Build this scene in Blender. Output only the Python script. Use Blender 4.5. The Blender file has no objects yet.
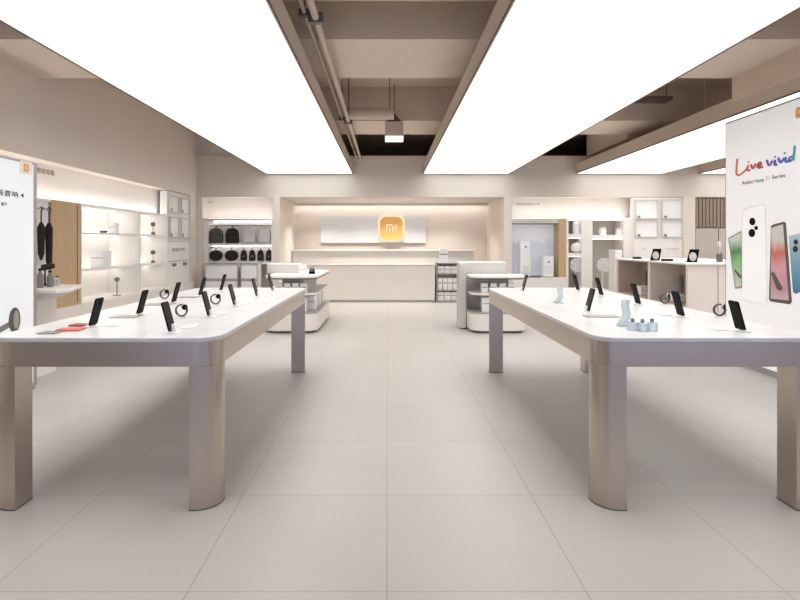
import bpy, bmesh, math, random
from mathutils import Vector, Matrix, Euler
random.seed(7)
PI = math.pi
scene = bpy.context.scene
C = scene.collection

# ------------------------------------------------------------------ camera
CAM_H, FOC, VX, VY = 1.4, 520.0, 387.0, 243.0
cd = bpy.data.cameras.new('camera')
cam = bpy.data.objects.new('camera', cd)
C.objects.link(cam)
cam.location = (0, 0, CAM_H)
cam.rotation_euler = (PI / 2, 0, 0)
cd.sensor_width = 36.0
cd.lens = 36.0 * FOC / 800.0
cd.shift_x = (400 - VX) / 800.0
cd.shift_y = -(300 - VY) / 800.0
cd.clip_start = 0.05
scene.camera = cam

# ------------------------------------------------------------------ world, exposure
TUBE_W = 3.9       # light the panels throw downwards, W per square metre
SPREAD = 100
PANEL_L = 1.9      # ceiling light panels
LED_L = 10.0        # cove and shelf strips
w = bpy.data.worlds.new('daylight')
scene.world = w
w.use_nodes = True
bg = w.node_tree.nodes['Background']
bg.inputs[0].default_value = (0.60, 0.70, 1.0, 1)
bg.inputs[1].default_value = 1.6
vs = scene.view_settings
vs.view_transform = 'Standard'
vs.look = 'None'
vs.gamma = 1
vs.exposure = 0.0
vs.use_curve_mapping = False


def PX(px, Y):
    return (px - VX) * Y / FOC


def PZ(py, Y):
    return CAM_H - (py - VY) * Y / FOC


# ------------------------------------------------------------------ materials
def srgb(r, g, b):
    def f(c):
        c /= 255.0
        return c / 12.92 if c <= 0.04045 else ((c + 0.055) / 1.055) ** 2.4
    return (f(r), f(g), f(b), 1)


def mat(name, col, rough=0.5, metal=0.0, noise=0.0, scale=8.0, stretch=(1, 1, 1), bump=0.0, trans=0.0, emit=None, es=0.0, spec=0.5, alpha=1.0):
    m = bpy.data.materials.new(name)
    m.use_nodes = True
    nt = m.node_tree
    b = nt.nodes['Principled BSDF']
    b.inputs['Roughness'].default_value = rough
    b.inputs['Metallic'].default_value = metal
    b.inputs['Transmission Weight'].default_value = trans
    b.inputs['Specular IOR Level'].default_value = spec
    b.inputs['Alpha'].default_value = alpha
    if emit:
        b.inputs['Emission Color'].default_value = emit
        b.inputs['Emission Strength'].default_value = es
    tc = nt.nodes.new('ShaderNodeTexCoord')
    mp = nt.nodes.new('ShaderNodeMapping')
    mp.inputs['Scale'].default_value = stretch
    nz = nt.nodes.new('ShaderNodeTexNoise')
    nz.inputs['Scale'].default_value = scale
    nz.inputs['Detail'].default_value = 3
    nt.links.new(tc.outputs['Object'], mp.inputs[0])
    nt.links.new(mp.outputs[0], nz.inputs[0])
    rp = nt.nodes.new('ShaderNodeValToRGB')
    k = noise
    rp.color_ramp.elements[0].position = 0.3
    rp.color_ramp.elements[1].position = 0.7
    rp.color_ramp.elements[0].color = tuple(c * (1 - k) for c in col[:3]) + (1,)
    rp.color_ramp.elements[1].color = tuple(min(1, c * (1 + k)) for c in col[:3]) + (1,)
    nt.links.new(nz.outputs['Fac'], rp.inputs[0])
    nt.links.new(rp.outputs[0], b.inputs['Base Color'])
    if bump:
        bp = nt.nodes.new('ShaderNodeBump')
        bp.inputs['Strength'].default_value = bump
        bp.inputs['Distance'].default_value = 0.002
        nt.links.new(nz.outputs['Fac'], bp.inputs['Height'])
        nt.links.new(bp.outputs[0], b.inputs['Normal'])
    return m


def emis(name, col, s):
    m = bpy.data.materials.new(name)
    m.use_nodes = True
    nt = m.node_tree
    nt.nodes.clear()
    e = nt.nodes.new('ShaderNodeEmission')
    o = nt.nodes.new('ShaderNodeOutputMaterial')
    e.inputs[0].default_value = col
    e.inputs[1].default_value = s
    nt.links.new(e.outputs[0], o.inputs[0])
    return m


def floor_mat():
    m = mat('floor_tile', srgb(181, 176, 172), 0.36, noise=0.03, scale=1.3, spec=0.4)
    nt = m.node_tree
    b = nt.nodes['Principled BSDF']
    rp = [n for n in nt.nodes if n.type == 'VALTORGB'][0]
    tc = [n for n in nt.nodes if n.type == 'TEX_COORD'][0]
    mp = nt.nodes.new('ShaderNodeMapping')
    mp.inputs['Location'].default_value = (8.0, -2.887 + 8.0, 0)
    br = nt.nodes.new('ShaderNodeTexBrick')
    br.offset = 0
    br.squash = 1
    br.inputs['Scale'].default_value = 1
    br.inputs['Brick Width'].default_value = 0.8
    br.inputs['Row Height'].default_value = 0.8
    br.inputs['Mortar Size'].default_value = 0.0022
    br.inputs['Mortar Smooth'].default_value = 0.1
    br.inputs['Color1'].default_value = (1, 1, 1, 1)
    br.inputs['Color2'].default_value = (0.97, 0.97, 0.97, 1)
    br.inputs['Mortar'].default_value = (0.62, 0.58, 0.56, 1)
    mx = nt.nodes.new('ShaderNodeMix')
    mx.data_type = 'RGBA'
    mx.blend_type = 'MULTIPLY'
    mx.inputs[0].default_value = 1
    nt.links.new(tc.outputs['Object'], mp.inputs[0])
    nt.links.new(mp.outputs[0], br.inputs[0])
    nt.links.new(rp.outputs[0], mx.inputs[6])
    nt.links.new(br.outputs[0], mx.inputs[7])
    nt.links.new(mx.outputs[2], b.inputs['Base Color'])
    return m


def ramp_mat(name, stops, axis='Z', rough=0.3, rng=(0, 1), noise=0.0):
    """printed picture: colours run along a local axis of the print"""
    m = bpy.data.materials.new(name)
    m.use_nodes = True
    nt = m.node_tree
    b = nt.nodes['Principled BSDF']
    b.inputs['Roughness'].default_value = rough
    tc = nt.nodes.new('ShaderNodeTexCoord')
    sx = nt.nodes.new('ShaderNodeSeparateXYZ')
    nt.links.new(tc.outputs['Generated'], sx.inputs[0])
    nz = nt.nodes.new('ShaderNodeTexNoise')
    nz.inputs['Scale'].default_value = 3.0
    nt.links.new(tc.outputs['Generated'], nz.inputs[0])
    ad = nt.nodes.new('ShaderNodeMath')
    ad.operation = 'MULTIPLY_ADD'
    ad.inputs[1].default_value = noise
    nt.links.new(nz.outputs['Fac'], ad.inputs[0])
    nt.links.new(sx.outputs[axis], ad.inputs[2])
    rp = nt.nodes.new('ShaderNodeValToRGB')
    nt.links.new(ad.outputs[0], rp.inputs[0])
    els = rp.color_ramp.elements
    els[0].position, els[0].color = stops[0]
    els[1].position, els[1].color = stops[-1]
    for p, c in stops[1:-1]:
        e = els.new(p)
        e.color = c
    nt.links.new(rp.outputs[0], b.inputs['Base Color'])
    return m


M = dict(
    floor=floor_mat(),
    wall=mat('beige_wall', srgb(228, 217, 207), 0.85, noise=0.015, scale=1.5),
    fascia=mat('beige_fascia', srgb(215, 207, 198), 0.8, noise=0.015, scale=1.5),
    ceil=mat('taupe_ceiling', srgb(216, 198, 182), 0.9, noise=0.03, scale=2),
    beam=mat('taupe_beam', srgb(220, 204, 188), 0.9, noise=0.02, scale=2),
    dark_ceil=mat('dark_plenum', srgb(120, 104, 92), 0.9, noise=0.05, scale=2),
    white=mat('white_laminate', srgb(238, 234, 230), 0.4, noise=0.008, scale=3),
    cream=mat('cream_laminate', srgb(236, 229, 222), 0.5, noise=0.01, scale=3),
    rose=mat('rosy_beige_laminate', srgb(228, 216, 209), 0.55, noise=0.015, scale=3),
    greyb=mat('grey_beige_panel', srgb(205, 200, 194), 0.5, noise=0.015, scale=3),
    shelfback=mat('warm_grey_back_panel', srgb(196, 189, 181), 0.6, noise=0.02, scale=3),
    tan=mat('tan_wood', srgb(196, 166, 130), 0.55, noise=0.08, scale=6, stretch=(6, 6, 0.6)),
    wood=mat('brown_cubby_wood', srgb(192, 174, 160), 0.6, noise=0.06, scale=6, stretch=(1, 1, 5)),
    pilaster=mat('pale_wood_pilaster', srgb(224, 214, 204), 0.6, noise=0.02, scale=5, stretch=(4, 4, 0.5)),
    metal=mat('brushed_champagne_metal', srgb(194, 182, 172), 0.27, metal=1.0, noise=0.02, scale=30, stretch=(8, 8, 0.3), bump=0.02),
    top=mat('white_marble_top', srgb(204, 203, 203), 0.3, noise=0.07, scale=6, stretch=(1.2, 0.5, 1)),
    tophi=mat('white_edge', srgb(232, 232, 236), 0.35),
    dmetal=mat('dark_grey_metal', srgb(110, 105, 102), 0.4, metal=0.5),
    lmetal=mat('light_grey_metal', srgb(178, 174, 170), 0.35, metal=0.5),
    taupe=mat('taupe_metal', srgb(202, 186, 170), 0.6, noise=0.01),
    watchband=mat('charcoal_band', srgb(58, 56, 56), 0.5),
    thin=mat('dark_edge_trim', srgb(90, 78, 70), 0.6),
    black=mat('black_plastic', srgb(9, 9, 10), 0.55, spec=0.1),
    screen=mat('dark_glass_screen', srgb(12, 12, 14), 0.25, noise=0.5, scale=20, spec=0.2),
    grey=mat('grey_plastic', srgb(128, 126, 124), 0.5),
    fabric=mat('black_fabric', srgb(40, 38, 38), 0.95, noise=0.2, scale=60, bump=0.3),
    dfabric=mat('dark_grey_fabric', srgb(84, 80, 78), 0.95, noise=0.2, scale=60, bump=0.3),
    lfabric=mat('light_grey_fabric', srgb(196, 194, 192), 0.95, noise=0.12, scale=60, bump=0.3),
    wplastic=mat('white_plastic', srgb(240, 240, 240), 0.35),
    red=mat('red_print', srgb(206, 104, 96), 0.4, noise=0.12, scale=14),
    dred=mat('dark_red_print', srgb(150, 66, 62), 0.4, noise=0.12, scale=14),
    bluegl=mat('pale_blue_acrylic', srgb(228, 242, 248), 0.1, trans=0.5, noise=0.03),
    blueliq=mat('blue_liquid', srgb(222, 236, 246), 0.1, trans=0.65, noise=0.03),
    clear=mat('clear_acrylic', srgb(226, 232, 234), 0.05, trans=0.8),
    orange=mat('orange_sign', srgb(232, 178, 100), 0.4, emit=srgb(232, 170, 90), es=0.12),
    orange2=mat('orange_print', srgb(238, 176, 110), 0.4),
    halo=emis('sign_halo', srgb(255, 236, 205), 1.0),
    board=mat('white_board_print', srgb(234, 236, 240), 0.3, emit=srgb(228, 232, 240), es=0.28),
    board2=mat('pale_board_print', srgb(226, 226, 226), 0.3, emit=srgb(230, 230, 230), es=0.42),
    silver=mat('silver_frame', srgb(176, 172, 166), 0.4, metal=0.6),
    ink=mat('black_ink', srgb(40, 40, 44), 0.6),
    gink=mat('grey_ink', srgb(130, 118, 108), 0.6),
    palewhite=mat('pale_print_square', srgb(250, 240, 228), 0.5),
    panel=emis('light_panel_diffuser', (1.0, 0.985, 0.955, 1), PANEL_L),
    led=emis('led_or_fill_strip', (1.0, 0.97, 0.93, 1), LED_L),
    ledw=emis('led_strip_warm', (1.0, 0.965, 0.92, 1), 7.0),
    lampface=emis('lamp_face', (1.0, 0.93, 0.82, 1), 1.2),
    grille=mat('brown_grille_slats', srgb(142, 126, 111), 0.7, noise=0.04),
    grilled=mat('dark_grille_back', srgb(120, 104, 92), 0.8),
)


# ------------------------------------------------------------------ geometry helpers
class MB:
    def __init__(self):
        self.bm = bmesh.new()

    def box(self, x0, x1, y0, y1, z0, z1):
        if x1 < x0: x0, x1 = x1, x0
        if y1 < y0: y0, y1 = y1, y0
        if z1 < z0: z0, z1 = z1, z0
        v = [self.bm.verts.new(p) for p in ((x0, y0, z0), (x1, y0, z0), (x1, y1, z0), (x0, y1, z0), (x0, y0, z1), (x1, y0, z1), (x1, y1, z1), (x0, y1, z1))]
        for f in ((3, 2, 1, 0), (4, 5, 6, 7), (0, 1, 5, 4), (1, 2, 6, 5), (2, 3, 7, 6), (3, 0, 4, 7)):
            self.bm.faces.new([v[i] for i in f])
        return self

    def prism(self, poly, a, b, axis='z'):
        """poly: 2D points; extruded from a to b. axis z: (x,y); axis y: (x,z); axis x: (y,z)"""
        def mk(p, t):
            if axis == 'z': return (p[0], p[1], t)
            if axis == 'y': return (p[0], t, p[1])
            return (t, p[0], p[1])
        lo = [self.bm.verts.new(mk(p, a)) for p in poly]
        hi = [self.bm.verts.new(mk(p, b)) for p in poly]
        n = len(poly)
        self.bm.faces.new(lo)
        self.bm.faces.new(hi[::-1])
        for i in range(n):
            j = (i + 1) % n
            self.bm.faces.new((lo[j], lo[i], hi[i], hi[j]))
        return self

    def tube(self, pts, r, seg=10, caps=True):
        pts = [Vector(p) for p in pts]
        rs = r if isinstance(r, (list, tuple)) else [r] * len(pts)
        rings = []
        t0 = (pts[1] - pts[0]).normalized()
        up = Vector((0, 0, 1)) if abs(t0.z) < 0.9 else Vector((1, 0, 0))
        n = t0.cross(up).normalized()
        for i, p in enumerate(pts):
            if i == 0: t = pts[1] - pts[0]
            elif i == len(pts) - 1: t = pts[-1] - pts[-2]
            else: t = pts[i + 1] - pts[i - 1]
            t.normalize()
            n = (n - t * n.dot(t)).normalized()
            b = t.cross(n)
            rings.append([self.bm.verts.new(p + (n * math.cos(2 * PI * k / seg) + b * math.sin(2 * PI * k / seg)) * rs[i]) for k in range(seg)])
        for a, b in zip(rings, rings[1:]):
            for k in range(seg):
                self.bm.faces.new((a[k], a[(k + 1) % seg], b[(k + 1) % seg], b[k]))
        if caps:
            self.bm.faces.new(rings[0][::-1])
            self.bm.faces.new(rings[-1])
        return self

    def lathe(self, prof, c=(0, 0, 0), seg=20):
        rings = []
        for r, z in prof:
            rings.append([self.bm.verts.new((c[0] + max(r, 1e-4) * math.cos(2 * PI * k / seg), c[1] + max(r, 1e-4) * math.sin(2 * PI * k / seg), c[2] + z)) for k in range(seg)])
        for a, b in zip(rings, rings[1:]):
            for k in range(seg):
                self.bm.faces.new((a[k], a[(k + 1) % seg], b[(k + 1) % seg], b[k]))
        self.bm.faces.new(rings[0][::-1])
        self.bm.faces.new(rings[-1])
        return self

    def torus(self, c, R, r, axis='y', seg=28, s2=8, arc=2 * PI, sx=1.0, wid=1.0):
        def pt(a, b):
            q = R + r * math.cos(b)
            u, v, n = q * math.cos(a) * sx, q * math.sin(a), r * math.sin(b) * wid
            return {'y': (c[0] + u, c[1] + n, c[2] + v), 'x': (c[0] + n, c[1] + u, c[2] + v), 'z': (c[0] + u, c[1] + v, c[2] + n)}[axis]
        g = [[self.bm.verts.new(pt(2 * PI * i / seg, 2 * PI * j / s2)) for j in range(s2)] for i in range(seg)]
        for i in range(seg):
            for j in range(s2):
                self.bm.faces.new((g[i][j], g[(i + 1) % seg][j], g[(i + 1) % seg][(j + 1) % s2], g[i][(j + 1) % s2]))
        return self

    def xform(self, mx):
        self.bm.transform(mx)
        return self

    def build(self, name, m, parent=None, world=False, bevel=0.0, smooth=False, at=None):
        me = bpy.data.meshes.new(name)
        bmesh.ops.recalc_face_normals(self.bm, faces=self.bm.faces)
        if parent is not None and world:
            root = parent
            off = Vector((0, 0, 0))
            while root is not None:
                off += root.location
                root = root.parent
            self.bm.transform(Matrix.Translation(-off))
        if at is not None:
            self.bm.transform(Matrix.Translation(-Vector(at)))
        self.bm.to_mesh(me)
        self.bm.free()
        me.materials.append(M[m] if isinstance(m, str) else m)
        o = bpy.data.objects.new(name, me)
        C.objects.link(o)
        if at is not None: o.location = at
        if parent is not None: o.parent = parent
        if smooth:
            for p in me.polygons: p.use_smooth = True
            try:
                me.set_sharp_from_angle(angle=math.radians(35))
            except Exception:
                pass
        if bevel:
            bv = o.modifiers.new('edges', 'BEVEL')
            bv.width = bevel
            bv.segments = 3
            bv.limit_method = 'ANGLE'
            bv.angle_limit = math.radians(50)
        return o


def rrect(x0, x1, y0, y1, r, seg=10):
    """rounded rectangle; r = radius or dict per corner 'll','lr','ur','ul'"""
    rr = r if isinstance(r, dict) else dict(ll=r, lr=r, ur=r, ul=r)
    pts = []
    for k, (cx, cy, sx, sy, a0) in dict(ll=(x0, y0, 1, 1, PI), lr=(x1, y0, -1, 1, 1.5 * PI), ur=(x1, y1, -1, -1, 0), ul=(x0, y1, 1, -1, 0.5 * PI)).items():
        q = rr.get(k, 0)
        if q <= 0:
            pts.append((cx, cy))
        else:
            for i in range(seg + 1):
                a = a0 + 0.5 * PI * i / seg
                pts.append((cx + sx * q + q * math.cos(a), cy + sy * q + q * math.sin(a)))
    return pts


def thing(name, label, cat, loc=(0, 0, 0), rz=0.0, group=None):
    o = bpy.data.objects.new(name, None)
    o.empty_display_size = 0.05
    C.objects.link(o)
    o.location = loc
    o.rotation_euler = (0, 0, rz)
    return tag(o, label, cat, group)


def tag(o, label, cat, group=None):
    o['label'] = label
    o['category'] = cat
    if group: o['group'] = group
    return o


def struct(name, mb, m, **k):
    o = mb.build(name, m, **k)
    o['kind'] = 'structure'
    return o


def dup(root, loc, label, rz=None, group=None):
    def cp(o, par):
        c = o.copy()
        C.objects.link(c)
        c.parent = par
        for ch in [q for q in bpy.data.objects if q.parent == o]:
            cp(ch, c)
        return c
    r = cp(root, None)
    r.location = loc
    if rz is not None: r.rotation_euler = (0, 0, rz)
    r['label'] = label
    if group: r['group'] = group
    return r


def text(body, width, height, loc, rot, m, parent, name='lettering', depth=0.002, shear=0.0):
    """lettering centred at world loc, fitted to width x height, joined to parent"""
    cu = bpy.data.curves.new('t', 'FONT')
    cu.body = body
    cu.size = 1
    cu.shear = shear
    cu.resolution_u = 3
    cu.offset = 0.012
    to = bpy.data.objects.new('t', cu)
    C.objects.link(to)
    dg = bpy.context.evaluated_depsgraph_get()
    dg.update()
    me = bpy.data.meshes.new_from_object(to.evaluated_get(dg))
    bpy.data.objects.remove(to)
    xs = [v.co.x for v in me.vertices]
    ys = [v.co.y for v in me.vertices]
    cx, cy = (min(xs) + max(xs)) / 2, (min(ys) + max(ys)) / 2
    sx = width / (max(xs) - min(xs))
    sy = height / (max(ys) - min(ys))
    off = Vector((0, 0, 0))
    q = parent
    while q is not None:
        off += q.location
        q = q.parent
    mx = Matrix.Translation(Vector(loc) - off) @ Euler(rot).to_matrix().to_4x4() @ Matrix.Diagonal((sx, sy, 1, 1)) @ Matrix.Translation((-cx, -cy, 0))
    me.transform(mx)
    me.materials.clear()
    me.materials.append(M[m] if isinstance(m, str) else m)
    for p in me.polygons: p.material_index = 0
    o = bpy.data.objects.new(name, me)
    C.objects.link(o)
    o.parent = parent
    return o


FACE_CAM = (PI / 2, 0, 0)
FACE_XP = (PI / 2, 0, PI / 2)      # reads for a viewer standing at larger X
FACE_XN = (PI / 2, 0, -PI / 2)

# ================================================================== THE ROOM
XL, XR = -4.09, 9.0        # wall planes
YB, YF = 11.2, -4.0        # rear shop front of the units, storefront behind the camera
ZH, ZB, ZC = 2.39, 1.93, 3.85
RX0, RX1, RYB = -2.315, 2.52, 13.2

struct('floor', MB().box(-4.9, XR + 0.2, YF - 0.2, 13.6, -0.1, 0), 'floor')
struct('ceiling', MB().box(-4.9, XR + 0.2, YF - 0.2, 13.6, ZC, ZC + 0.1), 'ceil')
struct('wall_left', MB().box(-4.8, -4.63, YF, 11.8, 0, ZC), 'wall')
struct('wall_left_upper', MB().box(-4.63, XL, YF, YB, ZH, ZC), 'wall')
struct('wall_left_end', MB().box(-4.63, XL, 10.82, YB, 0, ZH), 'wall')
struct('wall_left_front', MB().box(-4.63, XL, YF, 3.18, 0, ZH), 'wall')
struct('wall_right', MB().box(XR, XR + 0.15, YF, YB + 0.5, 0, ZC), 'wall')
wb = MB()
wb.box(-4.62, RX0 - 0.02, 11.68, 11.8, 0, ZH)
wb.box(RX1 + 0.02, XR, 11.68, 11.8, 0, ZH)
wb.box(RX0 - 0.28, RX1 + 0.28, RYB, RYB + 0.15, 0, ZH)
wb.box(RX0 - 0.15, RX0, 11.8, RYB, 0, ZH)
wb.box(RX1, RX1 + 0.15, 11.8, RYB, 0, ZH)
struct('wall_back', wb, 'wall')
struct('wall_front', MB().box(-4.6, -4.0, YF - 0.15, YF, 0, ZC).box(8.4, 9.0, YF - 0.15, YF, 0, ZC).box(-4.0, 8.4, YF - 0.15, YF, 3.0, ZC).box(-4.0, 8.4, YF - 0.15, YF, 0, 0.15).box(1.9, 2.3, YF - 0.15, YF, 0.15, 3.0), 'wall')
# fascia across the rear, soffit of the recess, its lip
struct('trim_1', MB().box(XL, XR, YB, YB + 0.12, ZH, 3.20).box(XL, XR, YB + 0.12, RYB + 0.1, ZH, ZH + 0.05), 'fascia')
struct('trim_7', MB().box(XL, -2.75, YB, YB + 0.12, 3.27, ZC), 'fascia')
struct('trim_2', MB().box(XL, XR, YB - 0.05, YB + 0.14, 3.20, 3.27), 'beam')
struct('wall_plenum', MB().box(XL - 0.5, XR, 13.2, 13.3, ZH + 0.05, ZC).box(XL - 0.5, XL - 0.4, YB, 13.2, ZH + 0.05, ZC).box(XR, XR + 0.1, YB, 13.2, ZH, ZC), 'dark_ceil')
# pilasters of the rear
struct('pilaster_1', MB().box(RX0 - 0.14, RX0, YB - 0.01, 11.8, 0, ZH), 'pilaster', bevel=0.004)
struct('pilaster_2', MB().box(RX1, RX1 + 0.17, YB - 0.01, 11.8, 0, ZH), 'pilaster', bevel=0.004)
struct('pilaster_3', MB().box(XL, -3.96, YB - 0.05, 11.7, 0, ZH), 'pilaster', bevel=0.004)
struct('pilaster_4', MB().box(6.37, 6.63, YB - 0.02, 11.7, 0, ZH), 'pilaster', bevel=0.004)
# ceiling cross beams
for i, (a, b, xr) in enumerate(((3.0, 4.12, 4.02), (4.9, 6.06, 4.02), (8.17, 9.2, 8.9), (-0.6, 0.5, 4.02))):
    struct('beam_%d' % (i + 1), MB().box(XL if i != 2 else -2.5, xr, a, b, 3.32, ZC), 'beam')
struct('beam_5', MB().box(4.02, 5.4, YF, 6.06, 3.03, ZC), 'ceil')
struct('beam_6', MB().box(4.3, XR, 9.3, YB, 3.27, ZC), 'beam')

# light grey-white header bands over the shelving, washed by the strip below them
struct('trim_3', MB().box(-4.36, -4.30, 3.2, 10.82, ZB - 0.02, ZH), 'cream')
struct('trim_4', MB().box(-3.96, RX0 - 0.14, 11.50, 11.56, ZB - 0.02, ZH), 'cream')
struct('trim_5', MB().box(RX1 + 0.17, 6.37, 11.50, 11.56, ZB - 0.02, ZH), 'cream')
struct('trim_6', MB().box(RX0, RX1, RYB - 0.24, RYB - 0.22, ZH - 0.06, ZH), 'fascia')
t = thing('cove_light', 'warm light strip tucked in the ceiling cove above the cash counter', 'light strip', (0, RYB - 0.15, ZH - 0.03))
MB().box(RX0 + 0.05, RX1 - 0.05, RYB - 0.20, RYB - 0.14, ZH - 0.02, ZH - 0.001).build('led_or_fill_strip', 'ledw', t, world=True)


for k, xx in enumerate((-1.5, -0.5, 0.5, 1.5)):
    t = thing('downlight', '%s small round downlight in the soffit above the cash counter' % ('First', 'Second', 'Third', 'Fourth')[k], 'ceiling light', (xx, 12.3, ZH), group='downlights over the cash counter')
    MB().lathe([(0.06, -0.012), (0.065, 0)], (xx, 12.3, ZH), 20).build('trim_ring', 'lmetal', t, world=True)
    MB().lathe([(0.045, -0.0125), (0.045, -0.0122)], (xx, 12.3, ZH), 20).build('lens', 'lampface', t, world=True)
    sl = bpy.data.lights.new('downlight_lamp', 'SPOT')
    sl.energy = 90
    sl.color = (1.0, 0.96, 0.91)
    sl.spot_size = math.radians(120)
    sl.spot_blend = 0.8
    sl.shadow_soft_size = 0.06
    so = bpy.data.objects.new('downlight_lamp', sl)
    C.objects.link(so)
    so.parent = t
    so.location = (0, 0, -0.05)

# ------------------------------------------------------------------ luminous ceiling panels
def light_panel(x0, x1, label):
    y0, y1, z0, z1 = 1.3, YB - 0.06, 2.886, 3.10
    t = thing('ceiling_light_panel', label, 'ceiling light', ((x0 + x1) / 2, (y0 + y1) / 2, z0), group='luminous ceiling panels')
    f = MB()
    e = 0.014
    f.box(x0, x0 + e, y0, y1, z0, z1).box(x1 - e, x1, y0, y1, z0, z1)
    f.box(x0 + e, x1 - e, y0, y0 + e, z0, z1).box(x0 + e, x1 - e, y1 - e, y1, z0, z1)
    f.box(x0 + e, x1 - e, y0 + e, y1 - e, z1 - 0.03, z1)
    f.build('frame', 'taupe', t, world=True)
    MB().box(x0 - 0.006, x0, y0, y1, z0 - 0.004, z0 + 0.012).box(x1, x1 + 0.006, y0, y1, z0 - 0.004, z0 + 0.012).build('edge_trim', 'thin', t, world=True)
    MB().box(x0 + e, x1 - e, y0 + e, y1 - e, z0 + 0.002, z0 + 0.012).build('diffuser', 'panel', t, world=True)
    ld = bpy.data.lights.new('panel_tubes', 'AREA')
    ld.shape = 'RECTANGLE'
    ld.size, ld.size_y = x1 - x0 - 0.1, y1 - y0 - 0.1
    ld.energy = TUBE_W * ld.size * ld.size_y
    ld.color = (1.0, 0.985, 0.96)
    ld.spread = math.radians(SPREAD)
    lo = bpy.data.objects.new('panel_tubes', ld)
    C.objects.link(lo)
    lo.parent = t
    lo.location = (0, 0, -0.004)
    for xx in (x0 + 0.35, x1 - 0.35):
        for yy in (1.6, 7.2):
            MB().tube([(xx, yy, z1), (xx, yy, ZC)], 0.006, 6).build('hanger_rod', 'taupe', t, world=True)


light_panel(-2.585, -0.732, 'long glowing white ceiling panel above the table with red booklets')
light_panel(0.775, 2.61, 'long glowing white ceiling panel above the table with pale blue jars')
light_panel(4.05, 5.90, 'glowing white ceiling panel just beyond the tall phone poster board')
light_panel(6.68, 8.52, 'farthest glowing ceiling panel, only a sliver showing beside the poster board')


# ------------------------------------------------------------------ pipes, duct, pendant in the central gap
def pipe(x, z, r, label):
    t = thing('sprinkler_pipe', label, 'pipe', (x, 4.0, z), group='pipes running along the ceiling gap')
    MB().tube([(x, -2, z), (x, YB - 0.06, z)], r, 12).build('pipe', 'taupe', t, world=True, smooth=True)
    for yy in (4.0 + 0.2, 7.75):
        MB().box(x - r - 0.03, x + r + 0.03, yy - 0.03, yy + 0.03, z - r - 0.012, z + r + 0.012).build('clamp', 'dmetal', t, world=True, bevel=0.004)
        MB().tube([(x, yy, z + r), (x, yy, ZC)], 0.006, 6).build('hanger_rod', 'dmetal', t, world=True)


pipe(-0.665, 3.255, 0.016, 'thin taupe ceiling pipe running beside the light panel edge')
pipe(-0.575, 3.215, 0.03, 'thicker pale ceiling pipe, the one nearer the pendant lamp')
t = thing('air_duct', 'short round taupe duct hung crosswise under the raw ceiling', 'duct', (-0.25, 7.6, 3.29))
MB().tube([(-0.60, 7.6, 3.29), (0.10, 7.6, 3.29)], 0.085, 20).build('duct', 'taupe', t, world=True, smooth=True)
MB().tube([(-0.56, 7.6, 3.37), (-0.56, 7.6, ZC)], 0.008, 6).build('hanger_rod', 'dmetal', t, world=True)
MB().tube([(0.04, 7.6, 3.37), (0.04, 7.6, ZC)], 0.008, 6).build('hanger_rod', 'dmetal', t, world=True)
MB().torus((-0.56, 7.6, 3.29), 0.09, 0.01, 'x').build('clamp', 'dmetal', t, world=True, smooth=True)
t = thing('pendant_lamp', 'small square taupe pendant lamp with glowing face in the ceiling gap', 'lamp', (0.11, 8.0, 2.97))
MB().tube([(0.11, 8.0, 3.36), (0.11, 8.0, ZC)], 0.008, 6).build('rod', 'dmetal', t, world=True)
MB().lathe([(0.12, 0), (0.11, 0.03), (0.03, 0.12), (0.012, 0.14)], (0.11, 8.0, 3.25), 4).build('canopy', 'dmetal', t, world=True)
MB().box(-0.03, 0.25, 7.9, 8.1, 3.03, 3.25).build('housing', 'taupe', t, world=True, bevel=0.006)
MB().box(-0.03, 0.25, 7.9, 8.1, 2.97, 3.03).build('lamp_face', 'lampface', t, world=True, bevel=0.004)


def vent(x, y, z, wx, label):
    t = thing('ceiling_vent', label, 'air vent', (x, y, z), group='slim vents in the ceiling')
    for q_ in (x - wx + 0.04, x + wx - 0.04):
        MB().tube([(q_, y, z + 0.05), (q_, y, ZC)], 0.006, 6).build('hanger_rod', 'dmetal', t, world=True)
    MB().box(x - wx, x + wx, y - 0.1, y + 0.1, z, z + 0.05).build('housing', 'dark_ceil', t, world=True)
    s = MB()
    for k in range(5):
        s.box(x - wx + 0.01, x + wx - 0.01, y - 0.085 + k * 0.038, y - 0.07 + k * 0.038, z - 0.012, z)
    s.build('slats', 'dark_ceil', t, world=True)


vent(3.9, 7.7, 3.5, 0.28, 'slim dark ceiling vent above the gap nearer the camera')
vent(3.66, 7.35 + 2.1, 3.5, 0.28, 'slim dark ceiling vent farther back near the rear fascia')


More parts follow.
